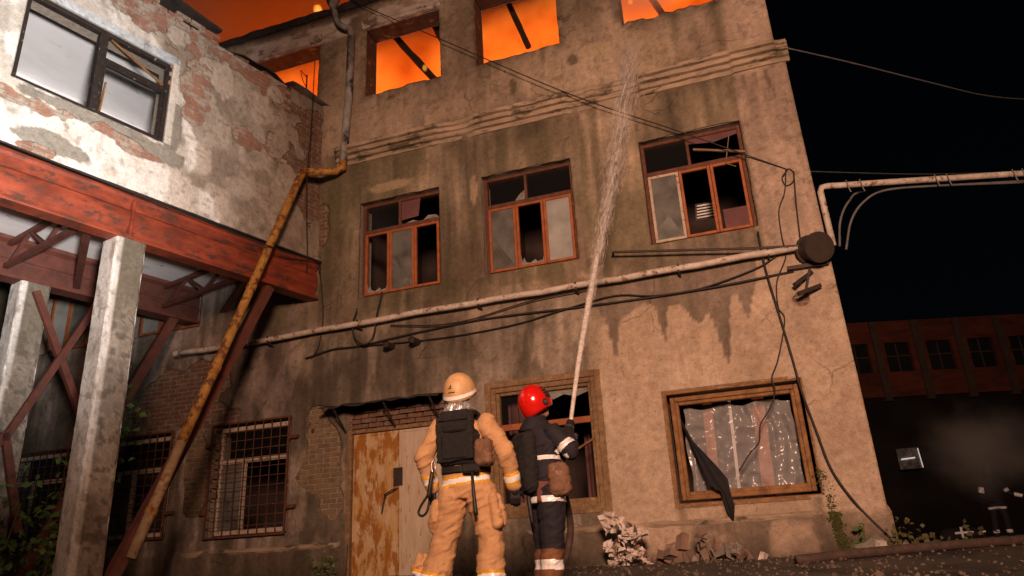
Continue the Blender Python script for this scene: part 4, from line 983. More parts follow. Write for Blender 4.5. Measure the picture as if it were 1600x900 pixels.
tag(link('flame', blob_mesh('flame', p, (.05, .05, .08), 6, .4, 2), flame_m), 'small flame on the fallen rafter', 'flame')
p = at(985, 3, .5)
tag(link('flame', blob_mesh('flame', p, (.05, .05, .05), 7, .4, 2), flame_m), 'small flame in the steaming opening near the corner', 'flame')
plume_m = volume_mat('smoke_plume', scatter=(.92, .5, .25), dens=.10, absorb=(.6, .5, .4), adens=.03)
tag(link('smoke_plume', blob_mesh('smoke_plume', (-10.5, 6.5, 15.5), (10.5, 5.5, 6.2), 9, .3, 4), plume_m), 'fire lit smoke rolling up behind the roof', 'smoke', kind='stuff')
steam_m = volume_mat('steam', scatter=(.95, .9, .88), dens=1.6, ball=((-.75, .15, 9.2), (1.2, .7, 1.2)))
tag(link('steam', blob_mesh('steam', (-.75, .15, 9.2), (1.2, .7, 1.2), 11, .1, 3), steam_m), 'pale steam where the water jet meets the fire', 'steam', kind='stuff')
sc_ = at(1535, 705, 9.5); sr_ = (2.0, 1.6, 1.5)
smk = volume_mat('ground_smoke', scatter=(.9, .85, .82), dens=.5, ball=(sc_, sr_))
tag(link('ground_smoke', blob_mesh('ground_smoke', sc_, sr_, 13, .1, 3), smk), 'thin smoke drifting low in the dark yard', 'smoke', kind='stuff')

# ================================================================== PIPES AND CABLES
def path3(pts, Y): return [at(x, y, Y if not isinstance(Y, (list, tuple)) else Y[i]) for i, (x, y) in enumerate(pts)]
def catmull(P, k=6):
    P = [Vector(p) for p in P]; Q = [P[0]*2-P[1]]+P+[P[-1]*2-P[-2]]; out = []
    for i in range(1, len(Q)-2):
        for j in range(k):
            t = j/k; a, b_, c, d = Q[i-1], Q[i], Q[i+1], Q[i+2]
            out.append(.5*((2*b_)+(c-a)*t+(2*a-5*b_+4*c-d)*t*t+(3*b_-a-3*c+d)*t**3))
    return out+[P[-1]]
def cable(name, pts, Y, r, m, label, cat, k=6, n=6, group=None):
    b = MB(); b.tube(catmull(path3(pts, Y), k), r, n); return tag(b.build(name, M[m], None, True), label, cat, group)

gp = thing('gas_pipe', at(900, 447, -.15), 'long pale rusty gas pipe running across the facade under the windows', 'pipe')
P = path3([(276, 553), (400, 534), (650, 489), (850, 455), (1050, 421), (1246, 386)], -.15)
b = MB(); b.tube([Vector(p)+Vector((0, 0, .008*math.sin(i*2))) for i, p in enumerate(catmull(P, 5))], .047, 10); b.build('tube', M['gas_pipe'], gp, True)
for (x, y) in ((420, 531), (560, 505), (748, 472), (900, 447), (1060, 419), (1200, 394)):
    p = Vector(at(x, y, -.15)); b = MB(); b.bar(p+Vector((0, .16, -.10)), p+Vector((0, -.02, -.055)), .03, .02); b.bar(p+Vector((0, -.02, -.056)), p+Vector((0, -.045, .05)), .03, .012); b.build('bracket', M['dark_metal'], gp)
b = MB(); p = Vector(at(280, 552, -.15)); b.tube([p, p+Vector((-.09, 0, .0))], .056, 10); b.build('end_cap', M['gas_pipe'], gp)
# yellow slanting downpipe
dp = thing('slanting_pipe', wp(2.7, .28, .8), 'rusty yellow pipe slanting down in front of the red beam', 'pipe')
e0 = Vector(at(536, 262, -.16)); e1 = Vector(at(524, 268, -.2)); e2 = Vector(wp(.62, .26, 6.66)); e2b = Vector(wp(.70, .27, 6.5)); e3 = Vector(wp(1.95, .27, 3.0)); e4 = Vector(wp(2.35, .28, 1.95)); e5 = Vector(wp(2.85, .30, .55))
b = MB(); b.tube([e0+Vector((0, 0, .12)), e0, e1, e2+(e1-e2)*.12], .066, 12); b.tube([e2+(e1-e2)*.16, e2, e2b, e2b.lerp(e3, .5), e3, e4], .066, 12); b.build('upper_tube', M['yellow_pipe'], dp, True)
b = MB(); b.tube([e4, e4.lerp(e5, .5), e5], .064, 12); b.build('lower_tube', M['yellow_pale'], dp, True)
for q in (e2b.lerp(e3, .25), e2b.lerp(e3, .62), e3, e4.lerp(e5, .62)):
    d = (e3-e2b).normalized()*.04; b = MB(); b.tube([q-d, q+d], .074, 12); b.build('collar', M['yellow_pipe'], dp)
vd = thing('downpipe', at(545, 150, -.14), 'flaking black and white downpipe beside the burning opening', 'pipe')
b = MB(); b.tube(path3([(549, 58), (545, 150), (540, 205), (536, 256)], -.14), .072, 14); b.build('tube', M['pipe_white'], vd, True)
b = MB(); b.tube(catmull(path3([(521, 8), (527, 33), (537, 42), (547, 46), (548, 62)], [-.05, -.18, -.2, -.18, -.14]), 4), .058, 10); b.build('elbow', M['pipe_white'], vd, True)
b = MB(); q = Vector(at(520, 2, -.1)); b.tube([q+Vector((0, 0, -.16)), q+Vector((0, 0, .0)), q+Vector((0, 0, .16))], [.06, .13, .15], 12); b.build('hopper', M['pipe_white'], vd, True)
# pipe portal beyond the corner
pp = thing('yard_pipe', (1.35, .1, 4), 'thin white pipe rising past the corner and crossing the dark yard', 'pipe')
a0, a1, a2, a3 = Vector(at(1302, 384, .05)), Vector(at(1282, 300, .05)), Vector(at(1292, 291, .07)), Vector(at(1600, 271, .75))
b = MB(); b.tube([a0, a1, a1.lerp(a2, .5)+Vector((-.02, 0, .03)), a2, a3, a3+(a3-a2)*1.6], .044, 10); b.build('tube', M['gas_pipe'], pp, True)
for t in (.1, .17, .55, .61, .94, .99):
    q = a2.lerp(a3, t); b = MB(); b.tube([q+Vector((0, -.05, .05)), q+Vector((.01, -.06, -.06)), q+Vector((.03, -.05, -.14))], .009, 5); b.build('tie_wire', M['wire_grey'], pp)
for i, (pts, lab) in enumerate((([(1312, 385), (1313, 345), (1326, 315), (1350, 298), (1440, 292), (1600, 283)], 'outer grey cable curving down from the yard pipe'), ([(1322, 390), (1330, 345), (1350, 315), (1385, 297), (1470, 290), (1600, 285)], 'inner grey cable curving down from the yard pipe'))):
    cable('hanging_cable', pts, [.3, .3, .35, .4, .5, .7], .017, 'wire_grey', lab, 'cable')
# drum and brackets on the corner
dm = thing('corner_drum', (1.02, -.2, 4.0), 'dark round metal drum bracketed to the building corner', 'drum')
c = Vector(at(1273, 388, -.2)); ax = Vector((.42, -.86, -.25)).normalized()
b = MB(); b.tube([c-ax*.15, c-ax*.149, c-ax*.12, c-ax*.118, c+ax*.08, c+ax*.082, c+ax*.125, c+ax*.126, c+ax*.122, c+ax*.03], [.06, .20, .20, .172, .172, .205, .205, .185, .17, .155], 26); b.build('drum', M['dark_metal'], dm)
b = MB(); b.tube([c+ax*.03, c+ax*.10], .05, 14); b.build('hub', M['gas_pipe'], dm)
b = MB(); b.bar(Vector(at(1230, 420, -.1)), Vector(at(1295, 410, -.1)), .06, .05); b.build('bracket', M['dark_metal'], dm)
b = MB(); b.bar(Vector(at(1241, 445, -.2)), Vector(at(1268, 425, -.05)), .05, .05); b.bar(Vector(at(1247, 459, -.25)), Vector(at(1282, 446, -.1)), .05, .05); b.bar(Vector(at(1265, 420, -.1)), Vector(at(1259, 455, -.12)), .03, .03); b.build('bracket', M['dark_metal'], dm)
b = MB(); b.tube([Vector(at(957, 394, -.2)), Vector(at(1180, 388, -.2)), Vector(at(1252, 384, -.18))], .018, 6); b.bar(Vector(at(957, 394, -.2)), Vector(at(959, 400, .02)), .03, .03)
tag(b.build('black_rod', M['dark_metal']), 'straight black rod fixed above the gas pipe', 'rod')
# cables
cable('roof_wire', [(542, -2), (690, 62), (890, 147), (1060, 205), (1228, 264)], [-.15, -.2, -.2, -.15, -.06], .009, 'cable', 'thin wire strung diagonally over the facade to the pilaster', 'wire')
cable('wall_cable', [(478, 560), (520, 546), (565, 540), (650, 520), (760, 498), (905, 480), (1000, 467), (1120, 448), (1240, 424)], -.06, .016, 'cable', 'thick black cable sagging just below the gas pipe', 'cable')
cable('wall_cable', [(565, 541), (690, 528), (800, 508), (880, 484), (960, 462), (1020, 462), (1090, 452), (1180, 420), (1225, 392)], -.07, .011, 'cable', 'thin loose cable wandering along below the thick one', 'cable')
cable('wall_cable', [(610, 508), (680, 508), (740, 498), (830, 470), (920, 452)], -.09, .010, 'cable', 'short drooping cable under the middle windows', 'cable')
cable('looped_cable', [(597, 456), (589, 490), (583, 525), (570, 538), (556, 530), (551, 508), (558, 482)], -.16, .012, 'cable', 'cable hanging in a loop from the left red window', 'cable')
cable('corner_wire', [(1228, 264), (1226, 300), (1217, 330), (1222, 372), (1228, 400), (1214, 440), (1216, 480), (1226, 500), (1216, 560), (1206, 590), (1211, 612), (1202, 640), (1188, 664), (1186, 690), (1172, 708), (1155, 736)], -.07, .009, 'cable', 'thin wavy wire dropping down the pilaster into the ochre window', 'wire')
cable('ring_of_wire', [(1230, 266), (1222, 278), (1228, 290), (1239, 284), (1240, 270), (1231, 264), (1224, 276)], -.06, .010, 'cable', 'small ring of coiled wire on the pilaster', 'wire')
cable('pilaster_cable', [(1240, 268), (1244, 320), (1250, 372)], -.06, .011, 'cable', 'short straight cable above the corner drum', 'cable')
cable('down_cable', [(1184, 362), (1196, 420), (1220, 500), (1238, 560), (1252, 610), (1275, 672), (1300, 735), (1340, 790), (1385, 835), (1412, 862)], -.09, .014, 'cable', 'black cable running from the corner window down to the ground', 'cable')
cable('yard_wire', [(1232, 267), (1330, 270), (1450, 272), (1620, 268)], [0, 2, 4, 7], .012, 'wire_grey', 'faint wire leading off just above the yard pipe', 'wire')
cable('overhead_wire', [(1225, 74), (1330, 98), (1450, 128), (1545, 150), (1640, 157)], [.2, 1, 2, 3, 4], .012, 'wire_grey', 'single overhead wire crossing the black sky', 'wire')
cable('gallery_cable', [(-30, 208), (200, 298), (330, 350), (430, 388), (495, 410), (499, 425)], [-5.2, -3.6, -2.4, -1.2, -.2, -.1], .011, 'cable', 'black cable lying along the ledge above the red beam', 'cable')
cable('thin_wire', [(492, 96), (489, 150), (486, 200), (479, 290), (480, 400), (478, 430)], [-.4, -.5, -.5, -.55, -.4, -.3], .008, 'cable', 'thin wire hanging down beside the gallery corner', 'wire')
cable('corner_cable', [(500, 425), (505, 490), (498, 540), (486, 560)], -.06, .010, 'cable', 'cable dropping from the beam end to the gas pipe', 'cable')
b = MB(); b.tube([wp(.35, -.1, 8.4), wp(.36, -.1, 8.95)], .014, 6); b.tube([wp(.36, -.1, 8.9), wp(.55, -.05, 8.92), wp(.50, -.05, 8.75), wp(.3, -.1, 8.6)], .008, 5)
tag(b.build('aerial_bracket', M['dark_metal']), 'bent wire aerial on the parapet in front of the fire', 'aerial')
for i, (x, y) in enumerate(((612, 541), (652, 534))):
    q = Vector(at(x, y, -.05)); b = MB(); b.tube([q+Vector((0, .08, 0)), q+Vector((0, -.20, -.02))], .055, 12, cap=False); b.tube([q+Vector((0, .06, 0)), q+Vector((0, -.19, -.02))], .045, 12)
    tag(b.build('pipe_stub', M['dark_metal']), ['left of two black pipe stubs sticking out of the wall', 'right of two black pipe stubs sticking out of the wall'][i], 'pipe')

# ================================================================== PEOPLE
def capsule(b, p0, p1, r0, r1, n=14, sq=1.0):
    p0 = Vector(p0); p1 = Vector(p1); d = p1-p0; L_ = d.length; d.normalize()
    path = []; R = []
    for k in range(4): a = math.pi/2*(k+.25)/4; path.append(p0-d*r0*math.cos(a)); R.append(r0*math.sin(a))
    for k in range(6): path.append(p0.lerp(p1, k/5)); R.append(r0+(r1-r0)*k/5)
    for k in range(3, -1, -1): a = math.pi/2*(k+.25)/4; path.append(p1+d*r1*math.cos(a)); R.append(r1*math.sin(a))
    b.tube(path, R, n)
def oval(c, rx, ry, yaw, n=28, p=2.3):
    out = []
    for k in range(n):
        t = 2*math.pi*k/n; x = rx*math.copysign(abs(math.cos(t))**(2/p), math.cos(t)); y = ry*math.copysign(abs(math.sin(t))**(2/p), math.sin(t))
        out.append((c[0]+x*math.cos(yaw)-y*math.sin(yaw), c[1]+x*math.sin(yaw)+y*math.cos(yaw), c[2]))
    return out
def fuse(b, name, voxel, smooth=4, fold=0.0, seed=1, fr=14):
    """join overlapping volumes into one continuous skin"""
    o = link(name, b.mesh(name), None)
    r = o.modifiers.new('r', 'REMESH'); r.mode = 'VOXEL'; r.voxel_size = voxel; r.use_smooth_shade = True
    s = o.modifiers.new('s', 'SMOOTH'); s.factor = .5; s.iterations = smooth
    dg = bpy.context.evaluated_depsgraph_get(); me = bpy.data.meshes.new_from_object(o.evaluated_get(dg)); me.name = name
    bpy.data.objects.remove(o)
    if fold:
        n = len(me.vertices); co = np.empty(n*3, np.float32); me.vertices.foreach_get('co', co); co = co.reshape(-1, 3).astype(float)
        no = np.array([v.normal for v in me.vertices])
        a = fbm(co[:, 0]*fr*.55+co[:, 2]*fr*.4+co[:, 1]*fr*.3, co[:, 2]*fr*1.7-co[:, 0]*fr*.7-co[:, 1]*fr*.5, seed, 3)
        rid = 1-np.abs(2*a-1)
        a2 = fbm(co[:, 2]*fr*2.2+co[:, 0]*4, co[:, 1]*fr+co[:, 0]*fr*.7, seed+4, 2)
        d = fold*(sm(.6, 1, rid)*1.2-.4 + .5*(a2-.5))
        co += no*d[:, None]; me.vertices.foreach_set('co', co.astype(np.float32).ravel()); me.update()
    me.polygons.foreach_set('use_smooth', [True]*len(me.polygons))
    return me
def seg_param(c, p0, p1):
    d = p1-p0; t = ((c-p0)@d)/(d@d); q = p0+np.clip(t, 0, 1)[:, None]*d
    return t, np.linalg.norm(c-q, axis=1)
def paint(me, mats, bands):
    """bands: (p0, p1, t0, t1, maxdist, material index) on the limb p0-p1"""
    n = len(me.polygons); c = np.empty(n*3, np.float32); me.polygons.foreach_get('center', c); c = c.reshape(-1, 3).astype(float)
    mi = np.zeros(n, np.int32)
    for (p0, p1, t0, t1, md, k) in bands:
        t, d = seg_param(c, np.array(p0, float), np.array(p1, float)); mi[(t > t0) & (t < t1) & (d < md)] = k
    me.materials.clear()
    for m in mats: me.materials.append(M[m])
    me.polygons.foreach_set('material_index', mi)
def glove(wrist, fwd, palm_n, side, parent, curl=1.0, name='glove', m='rubber'):
    """palm and five separate fingers, curled"""
    w_ = Vector(wrist); f = Vector(fwd).normalized(); n = Vector(palm_n); n = (n-f*n.dot(f)).normalized(); s = f.cross(n).normalized()*side
    b = MB(); capsule(b, w_-f*.03, w_+f*.03, .036, .034)
    for k in range(4):
        o = (k-1.5)*.022; capsule(b, w_+f*.02+s*o*.8, w_+f*.085+s*o, .019, .015, 10)
        base = w_+f*.09+s*o; L_ = (.036, .042, .039, .030)[k]; d = f; p = base
        for j in range(3):
            ang = curl*(.45, .75, .6)[j]; d = (d*math.cos(ang)+n*math.sin(ang)).normalized(); q = p+d*L_*(1, .72, .6)[j]
            capsule(b, p, q, .0115-.001*j, .0108-.001*j, 8); p = q
    p = w_+f*.03-s*.034; d = (f*.6-s*.7+n*.4).normalized()
    for j in range(3):
        q = p+d*(.036, .03, .024)[j]; capsule(b, p, q, .0135-.001*j, .0125-.001*j, 8); p = q; d = (d+f*.35+n*.45*curl+s*.25).normalized()
    me = fuse(b, name, .0045, 2); me.materials.append(M[m]); return link(name, me, None, parent)
def head_mesh(c, fwd, up, r=.098):
    f = Vector(fwd).normalized(); u = (Vector(up)-f*Vector(up).dot(f)).normalized(); s = f.cross(u)
    c = Vector(c); b = MB(); capsule(b, c+u*.02-f*.005, c+u*.03+f*.01, r, r*.96, 16); capsule(b, c-u*.06+f*.03, c-u*.085+f*.055, .062, .048)
    capsule(b, c-u*.005+f*.1, c-u*.035+f*.118, .011, .016, 8)                       # nose
    for k in (-1, 1):
        capsule(b, c+u*.012+s*k*.032+f*.083, c+u*.012+s*k*.045+f*.078, .015, .012, 8)   # brow and eye ridge
        capsule(b, c-u*.02+s*k*.097-f*.01, c+u*.025+s*k*.1-f*.015, .016, .02, 8)        # ear
    capsule(b, c-u*.073+s*.02+f*.095, c-u*.073-s*.02+f*.095, .011, .011, 8)         # mouth
    capsule(b, c-u*.05-f*.02, c-u*.19-f*.045, .062, .066)                           # neck
    return fuse(b, 'head', .008, 3)
def dome(c, fwd, up, rx, ry, rz, rim=-.3, n=32, m=12, flare=.0):
    """helmet shell: half ellipsoid to a rim, brim longer at the back"""
    f = Vector(fwd).normalized(); u = (Vector(up)-f*Vector(up).dot(f)).normalized(); s = f.cross(u); c = Vector(c); rings = []
    for j in range(m+1):
        a = math.pi/2-(math.pi/2+abs(rim))*j/m; ring = []
        for k in range(n):
            t = 2*math.pi*k/n; cs, sn = math.cos(t), math.sin(t)
            e = 1+flare*max(0, (j-m+3)/3)*(1 if sn < 0 else .5)
            ring.append(tuple(c+s*(rx*math.cos(a)*cs*e)+f*(ry*math.cos(a)*sn*e)+u*(rz*math.sin(a)-.018*max(0, -sn)*max(0, (j-m+4)/4))))
        rings.append(ring)
    return rings
def text_mesh(body, size):
    cu = bpy.data.curves.new('txt', 'FONT'); cu.body = body; cu.size = size; cu.align_x = 'CENTER'; cu.extrude = .001
    o = bpy.data.objects.new('txt', cu); COL.objects.link(o); dg = bpy.context.evaluated_depsgraph_get(); dg.update()
    me = bpy.data.meshes.new_from_object(o.evaluated_get(dg)); bpy.data.objects.remove(o); return me
V = Vector
# ---------------- firefighter in tan
TY = -4.05
ff = thing('person', (-2.5, TY, 0), 'firefighter in tan turnout gear and black vest seen from behind', 'person')
J = dict(pel=V((-2.445, TY, .93)), chest=V((-2.465, TY+.01, 1.30)), neck=V((-2.485, TY, 1.50)), head=V((-2.50, TY+.03, 1.70)),
         sL=V((-2.685, TY, 1.425)), sR=V((-2.245, TY, 1.415)), eL=V((-2.82, TY-.05, 1.17)), eR=V((-2.065, TY-.05, 1.15)), wL=V((-2.785, TY+.04, .935)), wR=V((-2.045, TY+.06, .90)),
         hL=V((-2.555, TY, .86)), hR=V((-2.325, TY, .86)), kL=V((-2.655, TY+.02, .50)), kR=V((-2.255, TY+.02, .49)), aL=V((-2.755, TY-.04, .12)), aR=V((-2.245, TY-.03, .12)))
b = MB()
tor = [(.80, .185, .125), (.90, .215, .15), (1.0, .205, .15), (1.1, .19, .14), (1.22, .20, .145), (1.34, .212, .148), (1.42, .195, .13), (1.49, .12, .10), (1.54, .085, .085)]
b.loft([oval((-2.445-.05*(z-.9)/.6, TY+.01, z), rx, ry, 0) for z, rx, ry in tor])
for s_ in 'LR':
    capsule(b, J['s'+s_], J['e'+s_], .092, .078); capsule(b, J['e'+s_], J['w'+s_], .078, .060)
    capsule(b, J['h'+s_], J['k'+s_], .135, .112); capsule(b, J['k'+s_], J['a'+s_]+V((0, 0, .0)), .108, .118 if s_ == 'R' else .135)
for p, q_ in ((V((-2.70, TY-.01, .77)), V((-2.735, TY, .60))), (V((-2.185, TY-.02, .79)), V((-2.165, TY-.01, .60))), (V((-2.86, TY-.01, .36)), V((-2.885, TY-.01, .26)))):
    for dy in (-.05, .05): capsule(b, p+V((0, dy, 0)), q_+V((0, dy, 0)), .042, .05, 10)
me = fuse(b, 'body', .0085, 7, .012, 3, 6.2)
bands = []
def tape(p0, p1, t0, t1, md): 
    w3 = (t1-t0)/4; bands.extend([(p0, p1, t0, t1, md, 2), (p0, p1, t0+w3, t1-w3, md, 1)])
tape((-2.445, TY, .90), (-2.455, TY, 1.02), .08, .75, .24)
for s_ in 'LR':
    tape(J['e'+s_], J['w'+s_], .60, .98, .13); tape(J['k'+s_], J['a'+s_], .72, .98, .22)
bands.append((J['sL'], J['eL'], .62, .84, .001, 1))
paint(me, ['tan', 'reflect', 'lime'], bands)
link('body', me, None, ff)
for s_ in 'LR':
    a = J['a'+s_]; b = MB(); capsule(b, a+V((0, 0, .06)), a+V((0, 0, -.03)), .075, .07); capsule(b, a+V((0, -.03, -.07)), a+V((0, .17, -.075)), .055, .05); capsule(b, a+V((0, .02, -.05)), a+V((0, .12, -.06)), .06, .055)
    m_ = fuse(b, 'boot', .009, 3); m_.materials.append(M['rubber']); link('boot', m_, None, ff)
glove(J['wL']+V((-.005, 0, -.03)), (0.03, .1, -1), (.35, .9, 0), 1, ff); glove(J['wR']+V((.005, 0, -.03)), (0, .1, -1), (-.35, .9, 0), -1, ff)
hf, hu = V((.05, .86, .38)), V((0, -.38, .9))
m_ = head_mesh(J['head'], hf, hu); m_.materials.append(M['skin']); link('head', m_, None, ff)
hc = J['head']+V((0, 0, .035))
b = MB(); rg = dome(hc, hf, hu, .135, .16, .165, -.28, flare=.10); b.loft(rg, cap=False)
hel = b.build('helmet', M['helmet_tan'], ff, True); md = hel.modifiers.new('s', 'SOLIDIFY'); md.thickness = .006
b = MB(); b.loft([[tuple(hc+(V(p)-hc)*1.07) for p in r] for r in (rg[-3], rg[-2])], cap=False); b.build('reflective_band', M['reflect'], hel, True)
b = MB(); b.loft([[tuple(hc+(V(p)-hc)*1.02) for p in rg[2]], [tuple(hc+(V(p)-hc)*1.02) for p in rg[2]]], cap=False)
bk = -hf.normalized(); uu = (hu-hf.normalized()*hu.dot(hf.normalized())).normalized(); ss = hf.normalized().cross(uu)
for body, size, off in (('4', .075, .045),):
    tm = text_mesh(body, size); o_ = hc+bk*.152+uu*off+ss*-.012
    zax = (bk*.95+uu*.32).normalized(); xax = uu.cross(zax).normalized(); yax = zax.cross(xax)
    for v in tm.vertices: v.co = o_+xax*v.co.x+yax*v.co.y+zax*(v.co.z+.006)
    tm.materials.append(M['rubber']); link('helmet_number', tm, None, hel)
b = MB(); q = hc+bk*.163+uu*.032; b.bar(q-ss*.03, q+ss*.03, .006, .006); b.build('helmet_mark', M['rubber'], hel)
b = MB(); gl = []
for j in range(7):
    r = []
    for i in range(25):
        a = math.pi*(-.12+1.24*i/24); t = j/6
        rad = .088+.040*t+.011*abs(((i*.31+j*.12) % 1)-.5)*2*(.4+t)+.007*math.sin(i*1.1-j*.9)
        r.append((J['head'].x+rad*1.02*math.cos(a), J['head'].y-.03-rad*math.sin(a), 1.665-.172*t*(.6+.5*math.sin(a)**3)))
    gl.append(r)
b.sheet(gl); o = b.build('neck_flap', M['silver'], ff, False); md = o.modifiers.new('s', 'SOLIDIFY'); md.thickness = .005
# vest: back panel, shoulder straps, cummerbund, front panel
b = MB(); n_ = 28
def vest_ring(z, rx, ry, cx): return oval((cx, TY+.008, z), rx, ry, 0, 40, 3.0)
rings = [vest_ring(z, rx, ry, -2.445-.05*(z-.9)/.6) for z, rx, ry in ((1.075, .188, .168), (1.10, .200, .178), (1.25, .206, .182), (1.36, .192, .182))]
b.loft(rings); 
for sx in (-1, 1):
    for (yy, z2) in ((-.15, 1.0), (.15, 1.0)):
        b.bar((-2.47+sx*.105, TY+yy*.95, 1.30), (-2.485+sx*.10, TY+yy*.55, 1.52), .115, .05, (0, 1, 0))
    b.bar((-2.485+sx*.10, TY-.09, 1.525), (-2.485+sx*.10, TY+.09, 1.525), .11, .045)
b.bar((-2.465, TY-.165, 1.10), (-2.487, TY-.135, 1.49), .335, .07, (0, 1, 0)); b.bar((-2.487, TY-.135, 1.46), (-2.49, TY-.10, 1.535), .25, .07, (0, 1, 0))
me = fuse(b, 'vest', .008, 16, .006, 9, 9); me.materials.append(M['vest']); vs_ = link('vest', me, None, ff)
b = MB(); b.box((-2.585, TY-.212, 1.115), (-2.35, TY-.172, 1.33)); b.build('back_pocket', M['vest'], vs_, bevel=.014)
b = MB(); b.box((-2.575, TY-.206, 1.345), (-2.36, TY-.165, 1.415)); b.build('back_flap', M['vest'], vs_, bevel=.014)
b = MB()
b.box((-2.62, TY-.19, 1.445), (-2.35, TY-.15, 1.46))
b.build('webbing', M['vest'], vs_, bevel=.004)
b = MB(); b.loft([oval((-2.447, TY+.005, z), .212, .165, 0, 32, 2.5) for z in (1.015, 1.02, 1.062, 1.067)]); b.build('belt', M['rubber'], ff, True)
b = MB(); 
for dx in (-.035, 0, .035): 
    for dy in (-.03, .03): capsule(b, V((-2.225+dx, TY-.135+dy, 1.235)), V((-2.22+dx, TY-.14+dy, 1.09)), .038, .046)
me = fuse(b, 'pouch', .008, 7, .005, 8, 14); me.materials.append(M['leather']); link('pouch', me, None, ff)
b = MB(); b.tube(catmull([(-2.70, TY-.13, 1.05), (-2.715, TY-.15, .93), (-2.735, TY-.15, .83)], 4), .019, 8); b.tube(catmull([(-2.735, TY-.15, .85), (-2.80, TY-.15, .77), (-2.825, TY-.15, .71), (-2.79, TY-.15, .685), (-2.745, TY-.15, .72), (-2.725, TY-.15, .80)], 5), .011, 8)
b.tube(catmull([(-2.68, TY-.14, 1.14), (-2.70, TY-.15, 1.10), (-2.69, TY-.15, 1.03), (-2.665, TY-.15, 1.06), (-2.68, TY-.14, 1.14)], 4), .006, 6, 1)
b.build('clip_strap', [M['rubber'], M['chrome']], ff, True)
ax_ = thing('hand_axe', (-2.29, TY-.2, .75), 'black handled axe hanging head up from the tan firefighters belt', 'axe')
b = MB(); b.tube([(-2.32, TY-.185, 1.02), (-2.305, TY-.20, .85), (-2.29, TY-.205, .69), (-2.288, TY-.205, .655)], [.012, .014, .018, .020], 10); b.build('handle', M['rubber'], ax_, True)
b = MB(); b.box((-2.40, TY-.205, 1.0), (-2.25, TY-.165, 1.07)); b.build('axe_head', M['rubber'], ax_, bevel=.01)

# ---------------- firefighter in dark gear with the nozzle
DY = -3.6
fd = thing('person', (-1.85, DY, 0), 'firefighter in dark gear and red helmet aiming the water jet upward', 'person')
def D(x, y, dy=0.0): return V(at(x, y, DY+dy))
yaw = math.radians(-48)                    # body turned to the right, away from us
K = dict(sR=D(864, 676, -.10), sL=D(838, 674, .14), eR=D(892, 706, -.08), eL=D(868, 705, .34), wR=D(889, 678, .16), wL=D(886, 690, .34))
cx = D(850, 740).x
K.update(hR=V((cx+.07, DY-.07, .84)), hL=V((cx-.07, DY+.08, .84)), kR=V((cx+.06, DY-.07, .47)), kL=V((cx-.05, DY+.10, .47)), aR=V((cx+.035, DY-.09, .12)), aL=V((cx-.07, DY+.10, .12)))
b = MB()
tor = [(.74, .195, .155), (.84, .20, .16), (1.0, .19, .15), (1.15, .20, .15), (1.27, .21, .15), (1.36, .18, .13), (1.42, .11, .10), (1.47, .085, .085)]
b.loft([oval((cx-.03*(z-.8), DY+.01, z), rx, ry, yaw) for z, rx, ry in tor])
for s_ in 'LR':
    capsule(b, K['s'+s_], K['e'+s_], .088, .074); capsule(b, K['e'+s_], K['w'+s_], .074, .056)
    capsule(b, K['h'+s_], K['k'+s_], .125, .105); capsule(b, K['k'+s_], K['a'+s_], .102, .098)
me = fuse(b, 'body', .0085, 6, .011, 13, 6.5)
b3 = [((cx, DY, .755), (cx, DY, .80), .0, 1.0, .3, 1), ((cx, DY, 1.10), (cx, DY, 1.14), .15, 1, .3, 1), (K['sR'], K['eR'], .56, .76, .098, 1)]
for s_ in 'LR':
    b3 += [(K['k'+s_], K['a'+s_], .28, 1.4, .2, 2), (K['k'+s_], K['a'+s_], .52, .74, .2, 1)]
paint(me, ['navy', 'reflect', 'brown_leg'], b3); link('body', me, None, fd)
for s_ in 'LR':
    a = K['a'+s_]; f2 = V((.75, .66, 0)); b = MB(); capsule(b, a+V((0, 0, .05)), a+V((0, 0, -.03)), .072, .068); capsule(b, a-f2*.03+V((0, 0, -.07)), a+f2*.17+V((0, 0, -.075)), .054, .05); capsule(b, a+f2*.02+V((0, 0, -.05)), a+f2*.12+V((0, 0, -.06)), .058, .053)
    m_ = fuse(b, 'boot', .009, 3); m_.materials.append(M['rubber']); link('boot', m_, None, fd)
NZ = D(889, 672, .22); jet_dir = V((.10, .52, .86)).normalized()
glove(K['wR'], NZ-K['wR']+V((0, .05, .06)), (-.6, .7, -.1), -1, fd, 1.15); glove(K['wL'], NZ-jet_dir*.12-K['wL']+V((0.05, 0, .05)), (.6, -.5, .2), 1, fd, 1.15)
hd = D(836, 634, .02); hf, hu = V((.62, .62, .44)).normalized(), V((-.28, -.28, .9))
m_ = head_mesh(hd-V((0, 0, .01)), hf, hu); m_.materials.append(M['skin']); link('head', m_, None, fd)
b = MB(); rg = dome(hd+V((0, 0, .03)), hf, hu, .135, .155, .165, -.55, flare=.07); b.loft(rg, cap=False)
hel = b.build('helmet', M['helmet_red'], fd, True); md = hel.modifiers.new('s', 'SOLIDIFY'); md.thickness = .006
uu = (hu-hf*hu.dot(hf)).normalized(); ss = hf.cross(uu); hc = hd+V((0, 0, .03))
b = MB(); rr = []
for j in range(9):
    a = -.55+1.3*j/8; rr.append([tuple(hc+ss*(.141*math.cos(a)*math.cos(t))+hf*(.162*math.cos(a)*math.sin(t))+uu*(.170*math.sin(a))) for t in [math.radians(18+144*k/20) for k in range(21)]])
b.sheet(rr); b.build('visor', M['rubber'], hel, True)
for sgn in (1, -1):
    b = MB(); q = hc+ss*sgn*.132+hf*.02-uu*.03; b.tube([q-ss*sgn*.01, q+ss*sgn*.012], .03, 14); b.tube([q+ss*sgn*.012, q+ss*sgn*.02], .015, 10, 1); b.build('visor_hinge', [M['rubber'], M['chrome']], hel)
